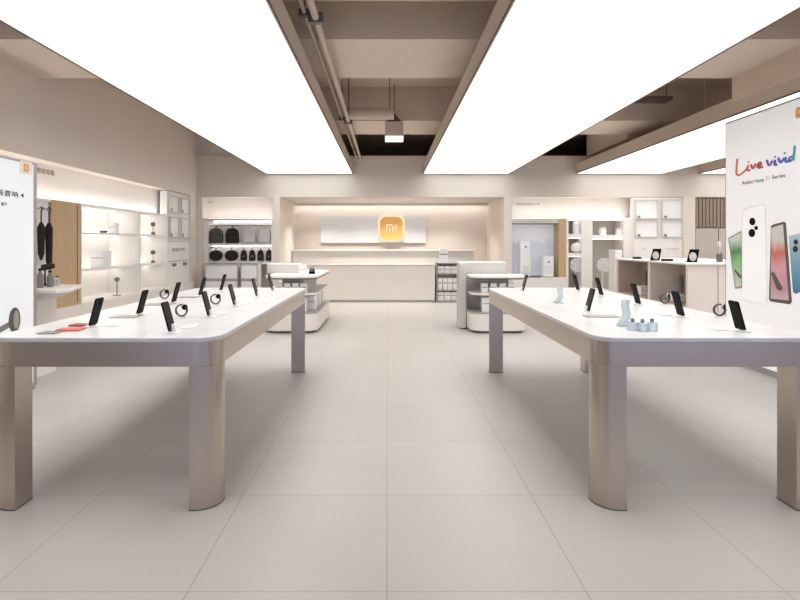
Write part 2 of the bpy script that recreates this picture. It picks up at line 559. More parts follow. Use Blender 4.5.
# ================================================================== DISPLAY TABLES
def display_table(x0, x1, label):
    y0, y1, H = 2.713, 5.76, 0.906
    t = thing('display_table', label, 'table', ((x0 + x1) / 2, (y0 + y1) / 2, 0), group='long display tables')
    R = 0.13
    MB().prism(rrect(x0, x1, y0, y1, R, 14), H - 0.026, H).build('tabletop', 'top', t, world=True, bevel=0.005, smooth=True)
    a = MB()
    o = rrect(x0 + 0.004, x1 - 0.004, y0 + 0.004, y1 - 0.004, R, 14)
    i = rrect(x0 + 0.05, x1 - 0.05, y0 + 0.05, y1 - 0.05, R - 0.045, 14)
    n = len(o)
    vs_ = []
    for z in (0.753, H - 0.0265):
        vs_.append([a.bm.verts.new((p[0], p[1], z)) for p in o])
        vs_.append([a.bm.verts.new((p[0], p[1], z)) for p in i])
    for k in range(n):
        j = (k + 1) % n
        a.bm.faces.new((vs_[0][k], vs_[0][j], vs_[2][j], vs_[2][k]))
        a.bm.faces.new((vs_[1][j], vs_[1][k], vs_[3][k], vs_[3][j]))
        a.bm.faces.new((vs_[0][j], vs_[0][k], vs_[1][k], vs_[1][j]))
        a.bm.faces.new((vs_[2][k], vs_[2][j], vs_[3][j], vs_[3][k]))
    a.build('apron', 'metal', t, world=True, smooth=True)
    lw, ld = 0.150, 0.140
    for sx in (0, 1):
        for sy in (0, 1):
            xa, xb = (x0 + 0.004, x0 + lw) if sx == 0 else (x1 - lw, x1 - 0.004)
            ya, yb = (y0 + 0.004, y0 + ld) if sy == 0 else (y1 - ld, y1 - 0.004)
            key = ('l' if sy == 0 else 'u') + ('l' if sx == 0 else 'r')
            q = dict(ll=0.0, lr=0.0, ur=0.0, ul=0.0)
            q[key] = 0.12
            l = MB().prism(rrect(xa, xb, ya, yb, q, 14), 0, 0.7527).build('leg', 'metal', t, world=True, smooth=True)
            MB().prism(rrect(xa - 0.002, xb + 0.002, ya - 0.002, yb + 0.002, q, 14), 0, 0.005).build('contact_shade', 'dmetal', l, world=False).location = (0, 0, 0)  # thin dark sheet painting the contact shade under the leg, not a real plate
            l.children[0].data.transform(Matrix.Translation(-t.location))
    return t


LT = (-2.095, -0.885)
RT = (1.103, 2.29)
display_table(LT[0], LT[1], 'long white-topped table with champagne metal legs, red booklets on top')
display_table(RT[0], RT[1], 'long white-topped table with champagne metal legs, pale blue jars on top')
TZ = 0.9065


# ------------------------------------------------------------------ phones on stands
def make_phone():
    t = thing('display_phone', '', 'phone', (0, 0, 0))
    MB().prism(rrect(-0.028, 0.032, -0.032, 0.032, 0.01, 4), 0, 0.006).build('stand_base', 'wplastic', t, bevel=0.001)
    MB().prism([(-0.008, 0.006), (0.018, 0.006), (0.001, 0.05), (-0.010, 0.05)], -0.012, 0.012, 'y').build('stand_post', 'wplastic', t)
    lean = Matrix.Translation((-0.004, 0, 0.014)) @ Matrix.Rotation(-math.radians(15), 4, 'Y')
    MB().prism(rrect(-0.042, 0.042, 0, 0.164, 0.010, 5), -0.0105, -0.002, 'x').xform(lean).build('body', 'black', t, bevel=0.0015)
    MB().prism(rrect(-0.0395, 0.0395, 0.003, 0.161, 0.008, 5), -0.002, -0.0012, 'x').xform(lean).build('screen', 'screen', t)
    cb = MB().prism(rrect(-0.034, -0.006, 0.118, 0.154, 0.007, 5), -0.013, -0.0105, 'x').xform(lean).build('camera_bump', 'black', t)
    # the post leans into the back of the phone
    return t


order = ['first', 'second', 'third', 'fourth', 'fifth']
LTN, RTN = 'the booklet table', 'the blue-jar table'
phones = []   # (px, py, type rotation, label)
for k, (px, py) in enumerate(((91, 327), (138, 315), (172.5, 303), (199, 296), (220, 291))):
    phones.append((px, py, PI, '%s black phone from the camera, outer row of %s' % (order[k].capitalize(), LTN)))
for k, (px, py) in enumerate(((174, 333), (211.5, 317), (236.5, 306), (258.5, 297), (274, 291))):
    phones.append((px, py, 0, '%s dark phone from the camera, aisle-side row of %s' % (order[k].capitalize(), LTN)))
for k, (px, py) in enumerate(((742.5, 331.5), (682.5, 317), (639.5, 305), (602.5, 296), (579, 291))):
    phones.append((px, py, 0, '%s black phone from the camera, outer row of %s' % (order[k].capitalize(), RTN)))
phones.append((585.5, 312.5, PI, 'Black phone leaning near the aisle edge of %s, nearest of two there' % RTN))
phones.append((521.5, 291.5, PI, 'Thin dark phone at the far aisle end of %s' % RTN))
proto = None
for px, py, rz, lab in phones:
    Y = (CAM_H - TZ) * FOC / (py - VY)
    Y = min(Y, 5.62)
    X = PX(px, Y)
    if proto is None:
        proto = make_phone()
        proto.location = (X, Y, TZ)
        proto.rotation_euler = (0, 0, rz)
        proto['label'] = lab
        proto['group'] = 'phones on display stands'
    else:
        dup(proto, (X, Y, TZ), lab, rz, 'phones on display stands')


# ------------------------------------------------------------------ watches on loop stands
def make_watch():
    t = thing('smart_watch', '', 'watch', (0, 0, 0))
    MB().prism(rrect(-0.022, 0.022, -0.02, 0.02, 0.006, 4), 0, 0.006).build('stand', 'wplastic', t, bevel=0.001)
    MB().torus((0, 0, 0.048), 0.037, 0.0054, 'y', 32, 8, wid=2.2).build('strap', 'watchband', t, smooth=True)
    f = MB().tube([(0, -0.006, 0), (0, 0.006, 0)], 0.020, 20)
    f.xform(Matrix.Translation((0.022, -0.006, 0.070)) @ Matrix.Rotation(math.radians(35), 4, 'Z')).build('case', 'lmetal', t, smooth=True)
    MB().tube([(0, -0.0075, 0), (0, -0.006, 0)], 0.017, 20).xform(Matrix.Translation((0.022, -0.006, 0.070)) @ Matrix.Rotation(math.radians(35), 4, 'Z')).build('dial', 'black', t)
    return t


wl = [(181.5, 317.5, 'Smart watch looped on a stand, nearest the camera on ' + LTN),
      (215.5, 305, 'Small smart watch loop between the third and fourth phones on ' + LTN),
      (164.5, 299.5, 'Smart watch loop behind the second outer phone of ' + LTN),
      (719.5, 317, 'Round smart watch beside the first outer phone of ' + RTN),
      (665, 304.5, 'Smart watch with pale strap beside the second outer phone of ' + RTN)]
wp = None
for px, py, lab in wl:
    Y = (CAM_H - TZ) * FOC / (py - VY)
    X = PX(px, Y)
    if wp is None:
        wp = make_watch()
        wp.location = (X, Y, TZ)
        wp['label'] = lab
        wp['group'] = 'smart watches on loop stands'
    else:
        dup(wp, (X, Y, TZ), lab, None, 'smart watches on loop stands')


# ------------------------------------------------------------------ price cards and trays lying on the tables
def flat(name, px, py, wx, wy, m, label, cat, group=None, rz=0.0, th=0.005):
    Y = (CAM_H - TZ) * FOC / (py - VY)
    o = MB().prism(rrect(-wx / 2, wx / 2, -wy / 2, wy / 2, 0.004, 3), 0, th).build(name, m)
    o.location = (PX(px, Y), Y, TZ)
    o.rotation_euler = (0, 0, rz)
    return tag(o, label, cat, group)


flat('tray', 126, 316.8, 0.17, 0.12, 'lmetal', 'Flat grey tray lying beside the second outer phone of ' + LTN, 'tray', 'flat grey trays')
flat('tray', 160, 304.5, 0.20, 0.14, 'lmetal', 'Flat grey tray lying beside the third outer phone of ' + LTN, 'tray', 'flat grey trays')
flat('tray', 189, 297.3, 0.18, 0.12, 'lmetal', 'Flat grey tray lying beside the fourth outer phone of ' + LTN, 'tray', 'flat grey trays')
flat('tray', 601, 316.6, 0.22, 0.10, 'lmetal', 'Flat grey tray lying beside the aisle-side phone of ' + RTN, 'tray', 'flat grey trays')
flat('booklet', 50, 333, 0.10, 0.08, 'grey', 'Grey booklet lying flat beside the red ones', 'booklet', 'booklets on the near corner of the table')
flat('booklet', 71, 330.2, 0.13, 0.09, 'red', 'Red booklet lying flat nearest the camera', 'booklet', 'booklets on the near corner of the table', rz=0.15, th=0.010)
flat('booklet', 82, 325.6, 0.12, 0.08, 'dred', 'Darker red booklet lying behind the first red one', 'booklet', 'booklets on the near corner of the table', rz=-0.1, th=0.008)


def price_card(px, py, lab):
    Y = (CAM_H - TZ) * FOC / (py - VY)
    X = PX(px, Y)
    t = thing('price_card', lab, 'price card', (X, Y, TZ), group='white price cards')
    MB().box(-0.035, 0.035, -0.05, 0.05, 0, 0.006).build('card', 'wplastic', t, bevel=0.001)
    s = MB()
    for k in range(4):
        s.box(-0.024, 0.02 - 0.006 * (k % 2), -0.034 + k * 0.018, -0.030 + k * 0.018, 0.006, 0.0065)
    s.build('printed_lines', 'lmetal', t)


pcs = []
for k, (px, py) in enumerate(((190, 327), (222, 314), (246, 303.5), (266, 296.5))):
    price_card(px, py, 'White price card beside the %s aisle-side phone of %s' % (order[k], LTN))
for k, (px, py) in enumerate(((716, 329), (664, 315), (622, 304), (592, 297))):
    price_card(px, py, 'White price card beside the %s outer phone of %s' % (order[k], RTN))
for k, (px, py) in enumerate(((116, 325), (200, 305.2))):
    price_card(px, py, 'White price card near the %s of %s' % (('first outer phone', 'inner middle')[k], LTN))


# ------------------------------------------------------------------ pale blue jars and acrylic waves
def jar(px, py, lab, sc=1.0):
    Y = (CAM_H - TZ) * FOC / (py - VY)
    t = thing('blue_jar', lab, 'jar', (PX(px, Y), Y, TZ), group='pale blue jars')
    MB().prism(rrect(-0.024, 0.024, -0.024, 0.024, 0.008, 4), 0, 0.046 * sc).build('glass', 'blueliq', t, bevel=0.003)
    MB().lathe([(0.010, 0), (0.010, 0.018), (0.006, 0.022)], (0, 0, 0.046 * sc), 12).build('cap', 'grey', t)


jar(632.5, 330, 'Pale blue square jar nearest the acrylic wave')
jar(642.5, 331, 'Pale blue square jar in the middle of the cluster')
jar(652, 330.5, 'Pale blue square jar farthest from the aisle')


def wave(px, py, h, lab):
    Y = (CAM_H - TZ) * FOC / (py - VY)
    t = thing('acrylic_wave', lab, 'display stand', (PX(px, Y), Y, TZ), group='pale blue acrylic waves')
    MB().prism(rrect(-0.04, 0.03, -0.03, 0.03, 0.008, 4), 0, 0.006).build('base', 'bluegl', t)
    n = 14
    a, b = [], []
    for k in range(n + 1):
        u = k / n
        x = -0.02 + 0.05 * u + 0.016 * math.sin(u * PI * 1.6)
        z = 0.006 + h * u
        a.append((x - 0.014, z))
        b.append((x + 0.014 - 0.004 * u, z))
    MB().prism(a + b[::-1], -0.028, 0.028, 'y').build('curved_sheet', 'bluegl', t, smooth=True)


wave(624, 326, 0.15, 'Tall pale blue acrylic wave stand beside the jars')
wave(559, 303, 0.13, 'Small pale aqua acrylic wave stand farther down ' + RTN)


# ================================================================== POSTER BOARDS
# left board (its face looks towards the aisle)
BX = -3.40
t = thing('poster_board', 'white lightbox board with orange logo at the picture edge behind the booklet table', 'poster board', (BX, 4.3, 0), group='lightbox boards')
y0, y1, z1 = 3.55, 5.06, 2.17
MB().box(BX - 0.07, BX - 0.005, y0, y1, 0.02, z1).build('frame', 'silver', t, world=True, bevel=0.004)
MB().box(BX - 0.005, BX, y0 + 0.02, y1 - 0.06, 0.06, z1 - 0.02).build('printed_face', 'board', t, world=True)
for q_ in (y0 + 0.05, y1 - 0.2):
    MB().box(BX - 0.15, BX + 0.01, q_, q_ + 0.15, 0, 0.02).build('foot', 'silver', t, world=True)


def onL(px, py):
    Y = BX * FOC / (px - VX)
    return Y, PZ(py, Y)


ya, za = onL(26, 168)
MB().prism(rrect(ya - 0.085, ya + 0.085, za - 0.06, za + 0.06, 0.01, 4), BX, BX + 0.002, 'x').build('logo_ground', 'palewhite', t, world=True)
lg = MB()
lg.prism(rrect(ya - 0.035, ya + 0.035, za - 0.038, za + 0.038, 0.016, 6), BX + 0.002, BX + 0.004, 'x')
lg.build('logo', 'orange2', t, world=True)
text('mi', 0.034, 0.022, (BX + 0.0055, ya, za), FACE_XP, 'palewhite', t, 'logo_letters')
yb, zb = onL(9, 193.5)
text('无线音响 4', 0.44, 0.055, (BX + 0.002, yb - 0.03, zb), FACE_XP, 'ink', t)
yb, zb = onL(1.5, 203.8)
text('轻巧速干', 0.16, 0.034, (BX + 0.002, yb - 0.01, zb), FACE_XP, 'ink', t)
# printed hair dryer picture
pr = MB()
cy_, cz_ = onL(14.5, 320)
pr.prism([(cy_ + 0.075 * math.cos(a * PI / 12) * 1.0, cz_ + 0.115 * math.sin(a * PI / 12)) for a in range(24)], BX, BX + 0.002, 'x')
pr.build('printed_dryer_head', 'dmetal', t, world=True)
pr = MB()
pr.prism([(cy_ + 0.02 + 0.035 * math.cos(a * PI / 12), cz_ + 0.085 * math.sin(a * PI / 12)) for a in range(24)], BX + 0.002, BX + 0.003, 'x')
pr.build('printed_dryer_grille', 'lmetal', t, world=True)
pr = MB()
pr.prism([(cy_ - 0.05, cz_ - 0.055), (cy_ - 0.05, cz_ + 0.0), (cy_ - 0.5, cz_ - 0.11), (cy_ - 0.5, cz_ - 0.165)], BX, BX + 0.0015, 'x')
pr.build('printed_dryer_handle', 'grey', t, world=True)

# right board (its face looks towards the aisle, at -X)
RX = 4.05
KR = RX / 2.55
t = thing('poster_board', 'tall pale lightbox board printed with colourful phones and lettering', 'poster board', (RX, 5.2, 0), group='lightbox boards')
y1 = RX * FOC / (725 - VX)
y0 = y1 - 2.1
z1 = PZ(123, y1)
MB().box(RX + 0.003, RX + 0.07, y0, y1, 0.02, z1).build('frame', 'silver', t, world=True, bevel=0.003)
MB().box(RX, RX + 0.003, y0 + 0.02, y1 - 0.02, 0.06, z1 - 0.02).build('printed_face', 'board2', t, world=True)
for q_ in (y0 + 0.05, y1 - 0.2):
    MB().box(RX - 0.08, RX + 0.15, q_, q_ + 0.15, 0, 0.02).build('foot', 'silver', t, world=True)


def onR(px, py):
    Y = RX * FOC / (px - VX)
    return Y, PZ(py, Y)


def print_poly(pix, name, m, lift=0.001, base=0.0):
    return MB().prism([onR(*p) for p in pix], RX - base - lift, RX - base, 'x').build(name, m, t, world=True)


def stroke(pix, wd, name, m, lift=0.002):
    """hand-lettered ribbon on the board"""
    P = [Vector(onR(720 + a / 10.0, 140 + b / 10.0)) for a, b in pix]
    mb = MB()
    # chaikin smoothing
    for _ in range(2):
        if len(P) > 2:
            Q = [P[0]]
            for a, b in zip(P, P[1:]):
                Q += [a * 0.75 + b * 0.25, a * 0.25 + b * 0.75]
            Q.append(P[-1])
            P = Q
    mb.tube([(RX - 0.003, p.x, p.y) for p in P], wd, 6)
    return mb.build(name, m, t, world=True)


def cm(n, r, g, b):
    return mat('print_' + n, srgb(r, g, b), 0.4)


cL, ci, cv, ce = cm('coral', 234, 138, 118), cm('salmon', 230, 112, 98), cm('brick', 216, 98, 94), cm('rosewood', 200, 106, 106)
c5, c6, c7, c8, c9 = cm('purple', 146, 104, 190), cm('violet', 116, 84, 178), cm('indigo', 122, 100, 206), cm('blue', 104, 136, 212), cm('teal', 96, 186, 206)
S = [([(178, 185), (168, 290), (168, 355), (205, 350), (272, 290)], cL), ([(285, 250), (275, 312), (305, 300)], ci), ([(288, 218), (292, 222)], ci),
     ([(315, 245), (328, 298), (362, 238)], cv), ([(372, 272), (415, 250), (410, 218), (380, 240), (382, 285), (432, 268)], ce),
     ([(472, 200), (492, 268), (530, 208)], c5), ([(556, 198), (548, 254), (575, 246)], c6), ([(553, 165), (557, 169)], c6),
     ([(588, 180), (608, 238), (645, 182)], c7), ([(662, 168), (655, 222), (682, 214)], c8), ([(650, 130), (655, 134)], c8),
     ([(735, 160), (695, 178), (688, 222), (738, 192)], c8), ([(752, 55), (746, 130), (738, 206)], c9)]
for pts_, m_ in S:
    stroke(pts_, 0.0125, 'hand_lettering', m_)
ya, za = onR(753, 181.5)
text('Redmi Note', 0.21 * KR, 0.026 * KR, (RX - 0.002, ya, za), FACE_XN, 'ink', t)
ya, za = onR(768.3, 177.6)
pch = cm('peach', 236, 190, 180)
text('1', 0.010 * KR, 0.026 * KR, (RX - 0.002, ya + 0.022, za), FACE_XN, pch, t)
text('2', 0.018 * KR, 0.026 * KR, (RX - 0.002, ya - 0.014, za), FACE_XN, pch, t)
ya, za = onR(778.7, 176.2)
text('Series', 0.115 * KR, 0.026 * KR, (RX - 0.002, ya, za), FACE_XN, 'ink', t)
ya, za = onR(800, 112)
MB().prism(rrect(ya - 0.055, ya + 0.055, za - 0.055, za + 0.055, 0.024, 6), RX - 0.002, RX, 'x').build('logo', 'orange', t, world=True)
text('mi', 0.036 * KR, 0.022 * KR, (RX - 0.0035, ya, za), FACE_XN, 'palewhite', t, 'logo_letters')
gm = ramp_mat('green_wallpaper', [(0.0, srgb(236, 240, 236)), (0.3, srgb(200, 225, 200)), (0.6, srgb(150, 214, 140)), (0.8, srgb(80, 140, 96)), (1, srgb(226, 236, 226))], 'Z', noise=0.3)
pm = ramp_mat('pink_wallpaper', [(0.0, srgb(226, 220, 224)), (0.3, srgb(214, 160, 170)), (0.55, srgb(236, 176, 190)), (0.75, srgb(226, 120, 96)), (0.9, srgb(232, 226, 220))], 'Z', noise=0.25)
bm_ = ramp_mat('blue_phone_back', [(0.0, srgb(60, 130, 180)), (0.5, srgb(130, 180, 205)), (1, srgb(200, 220, 230))], 'Z')
wm_ = mat('white_phone_back', srgb(246, 245, 244), 0.3, emit=srgb(230, 230, 230), es=0.35)
print_poly([(728, 238), (741.5, 230.5), (742.5, 288), (735, 289)], 'printed_green_phone', 'silver')
print_poly([(729, 239), (741, 232.5), (741.2, 286), (736, 287)], 'printed_green_screen', gm, 0.001, 0.001)
print_poly([(735, 269), (741.5, 276), (740.5, 279), (734.5, 271)], 'printed_leaf', 'dmetal', 0.001, 0.002)
print_poly([(742.4, 212.5), (745.6, 208.2), (763.4, 203.8), (765.6, 207.5), (767.7, 300.3), (764.3, 305.8), (743.6, 299.8), (741.4, 296.4)], 'printed_phone_edge', 'tophi', 0.0005)
print_poly([(743, 213), (746, 209), (763, 204.5), (765, 208), (767, 300), (764, 305), (744, 299), (742, 296)], 'printed_white_phone', wm_)
for (a, b, r) in ((752.5, 221.5, 3.1), (752, 233, 3.4), (756.3, 228, 1.8)):
    print_poly([(a + r * math.cos(k * PI / 8), b + 1.25 * r * math.sin(k * PI / 8)) for k in range(16)], 'printed_lens', 'black', 0.001, 0.001)
print_poly([(771, 226), (773, 224.5), (784, 221.5), (786, 223), (792, 302), (790, 304.5), (770.5, 301.5), (769, 299)], 'printed_large_phone', 'dmetal')
print_poly([(771.5, 228), (783.2, 224), (789, 300.5), (770.8, 298.5)], 'printed_pink_screen', pm, 0.001, 0.001)
print_poly([(771, 273), (774, 272), (783, 288), (781, 291), (777, 289)], 'printed_leaf', 'dmetal', 0.001, 0.002)
print_poly([(788.5, 236), (800, 233), (804, 290), (796, 294), (793, 292)], 'printed_blue_phone', bm_)
for (a, b, r) in ((796, 242, 2.2), (795.5, 249, 2.6)):
    print_poly([(a + r * math.cos(k * PI / 8), b + 1.25 * r * math.sin(k * PI / 8)) for k in range(16)], 'printed_lens', 'ink', 0.001, 0.001)
# ================================================================== LEFT WALL SHELVING
def shelf_unit_left(ya, yb, zs, label, back='white', leds=True, ztop=ZB, zbase=0.59):
    x0, x1 = -4.62, XL
    t = thing('shelf_unit', label, 'shelf', ((x0 + x1) / 2, (ya + yb) / 2, zbase), group='open shelving along the side wall')
    MB().box(x0, x0 + 0.03, ya, yb, zbase, ztop).build('back_panel', back, t, world=True)
    MB().box(x0 + 0.03, x1, ya, ya + 0.025, zbase, ztop).build('side_panel', 'white', t, world=True)
    MB().box(x0 + 0.03, x1, yb - 0.025, yb, zbase, ztop).build('side_panel', 'white', t, world=True)
    MB().box(x0 + 0.03, x1, ya + 0.025, yb - 0.025, ztop - 0.03, ztop).build('top_panel', 'white', t, world=True)
    for z in list(zs) + [ztop]:
        MB().box(x0 + 0.12, x0 + 0.15, ya + 0.04, yb - 0.04, z - 0.036, z - 0.0305).build('led_or_fill_strip', 'fillunder', t, world=True)  # added fill strips under the boards, only to brighten the shelf interior
    for z in zs:
        s = MB().box(x0 + 0.03, x1 - 0.04, ya + 0.025, yb - 0.025, z - 0.03, z).build('shelf_board', 'white', t, world=True, bevel=0.003)
        MB().box(x0 + 0.04, x0 + 0.06, ya + 0.04, yb - 0.04, z + 0.0005, z + 0.012).build('led_or_fill_strip', 'ledshelf', s, world=True)
    MB().box(x1 - 0.16, x1 - 0.11, ya + 0.03, yb - 0.03, ztop, ztop + 0.006).build('led_or_fill_strip', 'led', t, world=True)
    return t


M['framegrey'] = mat('pale_silver_frame', srgb(214, 210, 206), 0.5)
M['ledshelf'] = emis('shelf_led', (1.0, 0.96, 0.91, 1), 9.0)
M['fillrear'] = emis('rear_shelf_fill', (1.0, 0.97, 0.94, 1), 6.0)  # added fill glow that whitens the rear bays, not a fitted lamp
M['fillunder'] = emis('under_shelf_fill', (1.0, 0.96, 0.92, 1), 9.0)  # added fill glow for the side shelves, not a fitted lamp

b = MB().box(-4.62, -4.03, 3.2, 10.82, 0.06, 0.59).build('plinth_cabinet', 'cream', None, bevel=0.004)
tag(b, 'long low cream plinth cabinet running under the side wall shelving', 'cabinet')
b = MB().box(-4.6, -4.08, 3.2, 10.8, 0, 0.06)
k_ = b.build('kickboard', 'thin')
k_.parent = bpy.data.objects['plinth_cabinet']
shelf_unit_left(6.95, 8.60, [1.55, 1.04], 'white open shelving beside the tan wood panel', 'white')
shelf_unit_left(8.61, 9.70, [1.55, 1.04], 'white open shelving holding the small black speakers', 'cream')
shelf_unit_left(3.2, 5.9, [1.5, 1.0], 'white open shelving hidden behind the logo board', 'white')
# white bay with hanging bags
t = thing('hanging_bay', 'white bay with a hanging rail beside the tan wood panel', 'shelf', (-4.35, 6.1, 0.59))
MB().box(-4.30, -4.12, 5.9, 6.33, 0.59, ZB - 0.03).build('back_panel', 'white', t, world=True)
MB().box(-4.30, -4.09, 5.9, 6.33, ZB - 0.03, ZB).build('top_panel', 'white', t, world=True)
MB().tube([(-4.03, 5.92, 1.80), (-4.03, 6.31, 1.80)], 0.01, 8).build('rail', 'lmetal', t, world=True)
for q_ in (5.93, 6.30):
    MB().tube([(-4.12, q_, 1.80), (-4.03, q_, 1.80)], 0.008, 8).build('rail_bracket', 'lmetal', t, world=True)
MB().box(-4.25, -4.20, 5.92, 6.31, ZB, ZB + 0.006).build('led_or_fill_strip', 'led', t, world=True)
for k, (yy, zlo, lab) in enumerate(((6.06, 1.20, 'Black umbrella hanging in the white bay, nearer the board'), (6.2, 1.10, 'Black umbrella hanging in the white bay, nearer the tan panel'))):
    u = thing('umbrella', lab, 'umbrella', (-4.03, yy, zlo), group='black umbrellas on the rail')
    MB().tube([(-4.03, yy, zlo), (-4.03, yy, zlo + 0.08), (-4.03, yy, 1.58), (-4.03, yy, 1.64)], [0.012, 0.035, 0.042, 0.015], 10).build('canopy', 'fabric', u, world=True, smooth=True)
    MB().tube([(-4.03, yy, 1.64), (-4.03, yy, 1.77), (-4.01, yy, 1.815), (-4.03, yy, 1.822), (-4.048, yy, 1.805)], 0.007, 8).build('handle', 'black', u, world=True, smooth=True)
# tan wood panel
t = thing('wood_panel', 'tall tan wood panel standing on the plinth by the white bay', 'panel', (-4.3, 6.62, 0.59))
MB().box(-4.62, -4.09, 6.34, 6.94, 0.59, ZB).build('panel', 'tan', t, world=True, bevel=0.003)
MB().box(-4.089, -4.085, 6.86, 6.868, 0.62, ZB - 0.03).build('seam', 'thin', t, world=True)
MB().box(-4.25, -4.20, 6.36, 6.92, ZB, ZB + 0.006).build('led_or_fill_strip', 'led', t, world=True)
# framed display section
t = thing('display_wall', 'white display wall section carrying the small framed phones by the corner', 'panel', (-4.35, 10.25, 0.59))
MB().box(-4.24, -4.11, 9.71, 10.81, 0.59, ZH - 0.01).build('panel', 'white', t, world=True)
MB().box(-4.11, -4.10, 9.73, 10.79, 1.045, 1.055).box(-4.11, -4.10, 9.73, 10.79, 1.43, 1.437).build('seam', 'lmetal', t, world=True)
text('智能手机', 0.62, 0.07, (-4.107, 10.25, 1.27), FACE_XP, 'gink', t)


def small_frame(ya, yb, za, zb, lab):
    u = thing('framed_product', lab, 'display frame', (-4.11, (ya + yb) / 2, za), group='framed displays by the corner pilaster')
    f = MB()
    e = 0.02
    f.box(-4.109, -4.06, ya, ya + e, za, zb).box(-4.109, -4.06, yb - e, yb, za, zb).box(-4.109, -4.06, ya + e, yb - e, za, za + e).box(-4.109, -4.06, ya + e, yb - e, zb - e, zb)
    f.build('frame', 'framegrey', u, world=True)
    MB().box(-4.109, -4.10, ya + e, yb - e, za + e, zb - e).build('picture', 'wplastic', u, world=True)
    MB().box(-4.10, -4.08, ya + 0.06, ya + 0.13, za + e, za + 0.09).build('product', 'dmetal', u, world=True, bevel=0.006)


for r_, (za, zb) in enumerate(((1.98, 2.30), (1.50, 1.90))):
    for c_, (ya, yb) in enumerate(((9.76, 10.22), (10.30, 10.76))):
        small_frame(ya, yb, za, zb, 'Small silver display frame, %s row, %s the corner pilaster' % (('top', 'second')[r_], ('farther from', 'next to')[c_]))
for c_, yy in enumerate((9.98, 10.5)):
    for z_ in (0.98,):
        u = tag(MB().tube([(-4.109, yy, z_), (-4.05, yy, z_)], 0.03, 14).build('wall_camera', 'grey', at=(-4.08, yy, z_)), 'Small round grey camera on the display wall, %s the corner' % ('farther from', 'nearer')[c_], 'camera')


# small things on the left shelves
def speaker(Y, z, lab):
    x = -4.25
    u = thing('dumbbell_speaker', lab, 'speaker', (x, Y, z), group='small dumbbell-shaped speakers')
    MB().lathe([(0.03, 0), (0.034, 0.01), (0.034, 0.04), (0.012, 0.05)], (x, Y, z), 14).build('foot', 'dmetal', u, world=True, smooth=True)
    MB().tube([(x, Y, z + 0.045), (x, Y, z + 0.16)], 0.008, 8).build('stem', 'lmetal', u, world=True)
    MB().lathe([(0.012, 0.15), (0.036, 0.16), (0.04, 0.19), (0.036, 0.22), (0.01, 0.23)], (x, Y, z), 14).build('head', 'dmetal', u, world=True, smooth=True)


for k, (px, sh) in enumerate(((138, 1.5505), (153, 1.5505), (138, 1.0405), (153, 1.0405))):
    Yk = -4.25 * FOC / (px - VX)
    speaker(Yk, sh, '%s dark dumbbell speaker on the %s white side shelf' % (('Nearer', 'Farther')[k % 2], ('upper', 'middle')[k // 2]))


def box_item(name, x, y, z, wx, wy, h, m, lab, cat, group=None, bevel=0.004, lid=None):
    u = thing(name, lab, cat, (x, y, z), group=group)
    MB().box(x - wx / 2, x + wx / 2, y - wy / 2, y + wy / 2, z, z + h).build('body', m, u, world=True, bevel=bevel)
    MB().box(x - wx / 2 + 0.01, x + wx / 2 - 0.01, y - wy / 2 - 0.001, y - wy / 2, z + h * 0.55, z + h * 0.62).build('printed_line', lid or 'lmetal', u, world=True)
    return u


def Ly(px, x=-4.25):
    return x * FOC / (px - VX)


box_item('product_box', -4.25, Ly(114), 1.5505, 0.10, 0.12, 0.16, 'wplastic', 'Small white box on the upper side shelf, nearest the tan panel', 'box')
box_item('product_box', -4.25, Ly(101), 1.0405, 0.2, 0.22, 0.24, 'wplastic', 'White appliance box on the middle side shelf by the tan panel', 'box')
u = thing('security_camera', 'small grey camera on a stand on the plinth under the side shelves', 'camera', (-4.15, Ly(117, -4.15), 0.5905))
yy = Ly(117, -4.15)
MB().lathe([(0.06, 0), (0.06, 0.015), (0.01, 0.02)], (-4.15, yy, 0.5905), 14).build('base', 'lmetal', u, world=True)
MB().tube([(-4.15, yy, 0.61), (-4.15, yy, 0.82)], 0.012, 8).build('post', 'lmetal', u, world=True)
MB().tube([(-4.15, yy - 0.02, 0.84), (-4.15, yy + 0.02, 0.84)], 0.035, 12).build('head', 'grey', u, world=True)
u = thing('toy_car', 'tiny dark model lying on the upper side shelf', 'model', (-4.2, Ly(103, -4.2), 1.5505))
MB().box(-4.22, -4.16, Ly(103, -4.2) - 0.06, Ly(103, -4.2) + 0.06, 1.556, 1.585).build('body', 'dmetal', u, world=True, bevel=0.006)
MB().box(-4.21, -4.17, Ly(103, -4.2) - 0.05, Ly(103, -4.2) + 0.05, 1.5505, 1.556).build('base', 'black', u, world=True)

# cream demonstration table by the hanging bay
t = thing('side_counter', 'cream side counter with a flared top standing beside the logo board', 'counter', (-3.7, 5.35, 0))
tp = MB()
tp.prism([(-4.0, 5.15), (-3.28, 5.15), (-3.22, 5.3), (-3.42, 5.85), (-4.0, 5.85)], 0.90, 0.935)
tp.build('top', 'white', t, world=True, bevel=0.006)
ap = MB()
bm = ap.bm
lo = [(-4.0, 5.25), (-3.62, 5.25), (-3.62, 5.75), (-4.0, 5.75)]
hi = [(-4.0, 5.18), (-3.30, 5.18), (-3.44, 5.82), (-4.0, 5.82)]
v0 = [bm.verts.new((p[0], p[1], 0.80)) for p in lo]
v1 = [bm.verts.new((p[0], p[1], 0.90)) for p in hi]
bm.faces.new(v0); bm.faces.new(v1[::-1])
for k in range(4): bm.faces.new((v0[(k + 1) % 4], v0[k], v1[k], v1[(k + 1) % 4]))
ap.build('flared_underside', 'cream', t, world=True)
MB().box(-3.98, -3.64, 5.27, 5.73, 0, 0.80).build('body', 'cream', t, world=True)


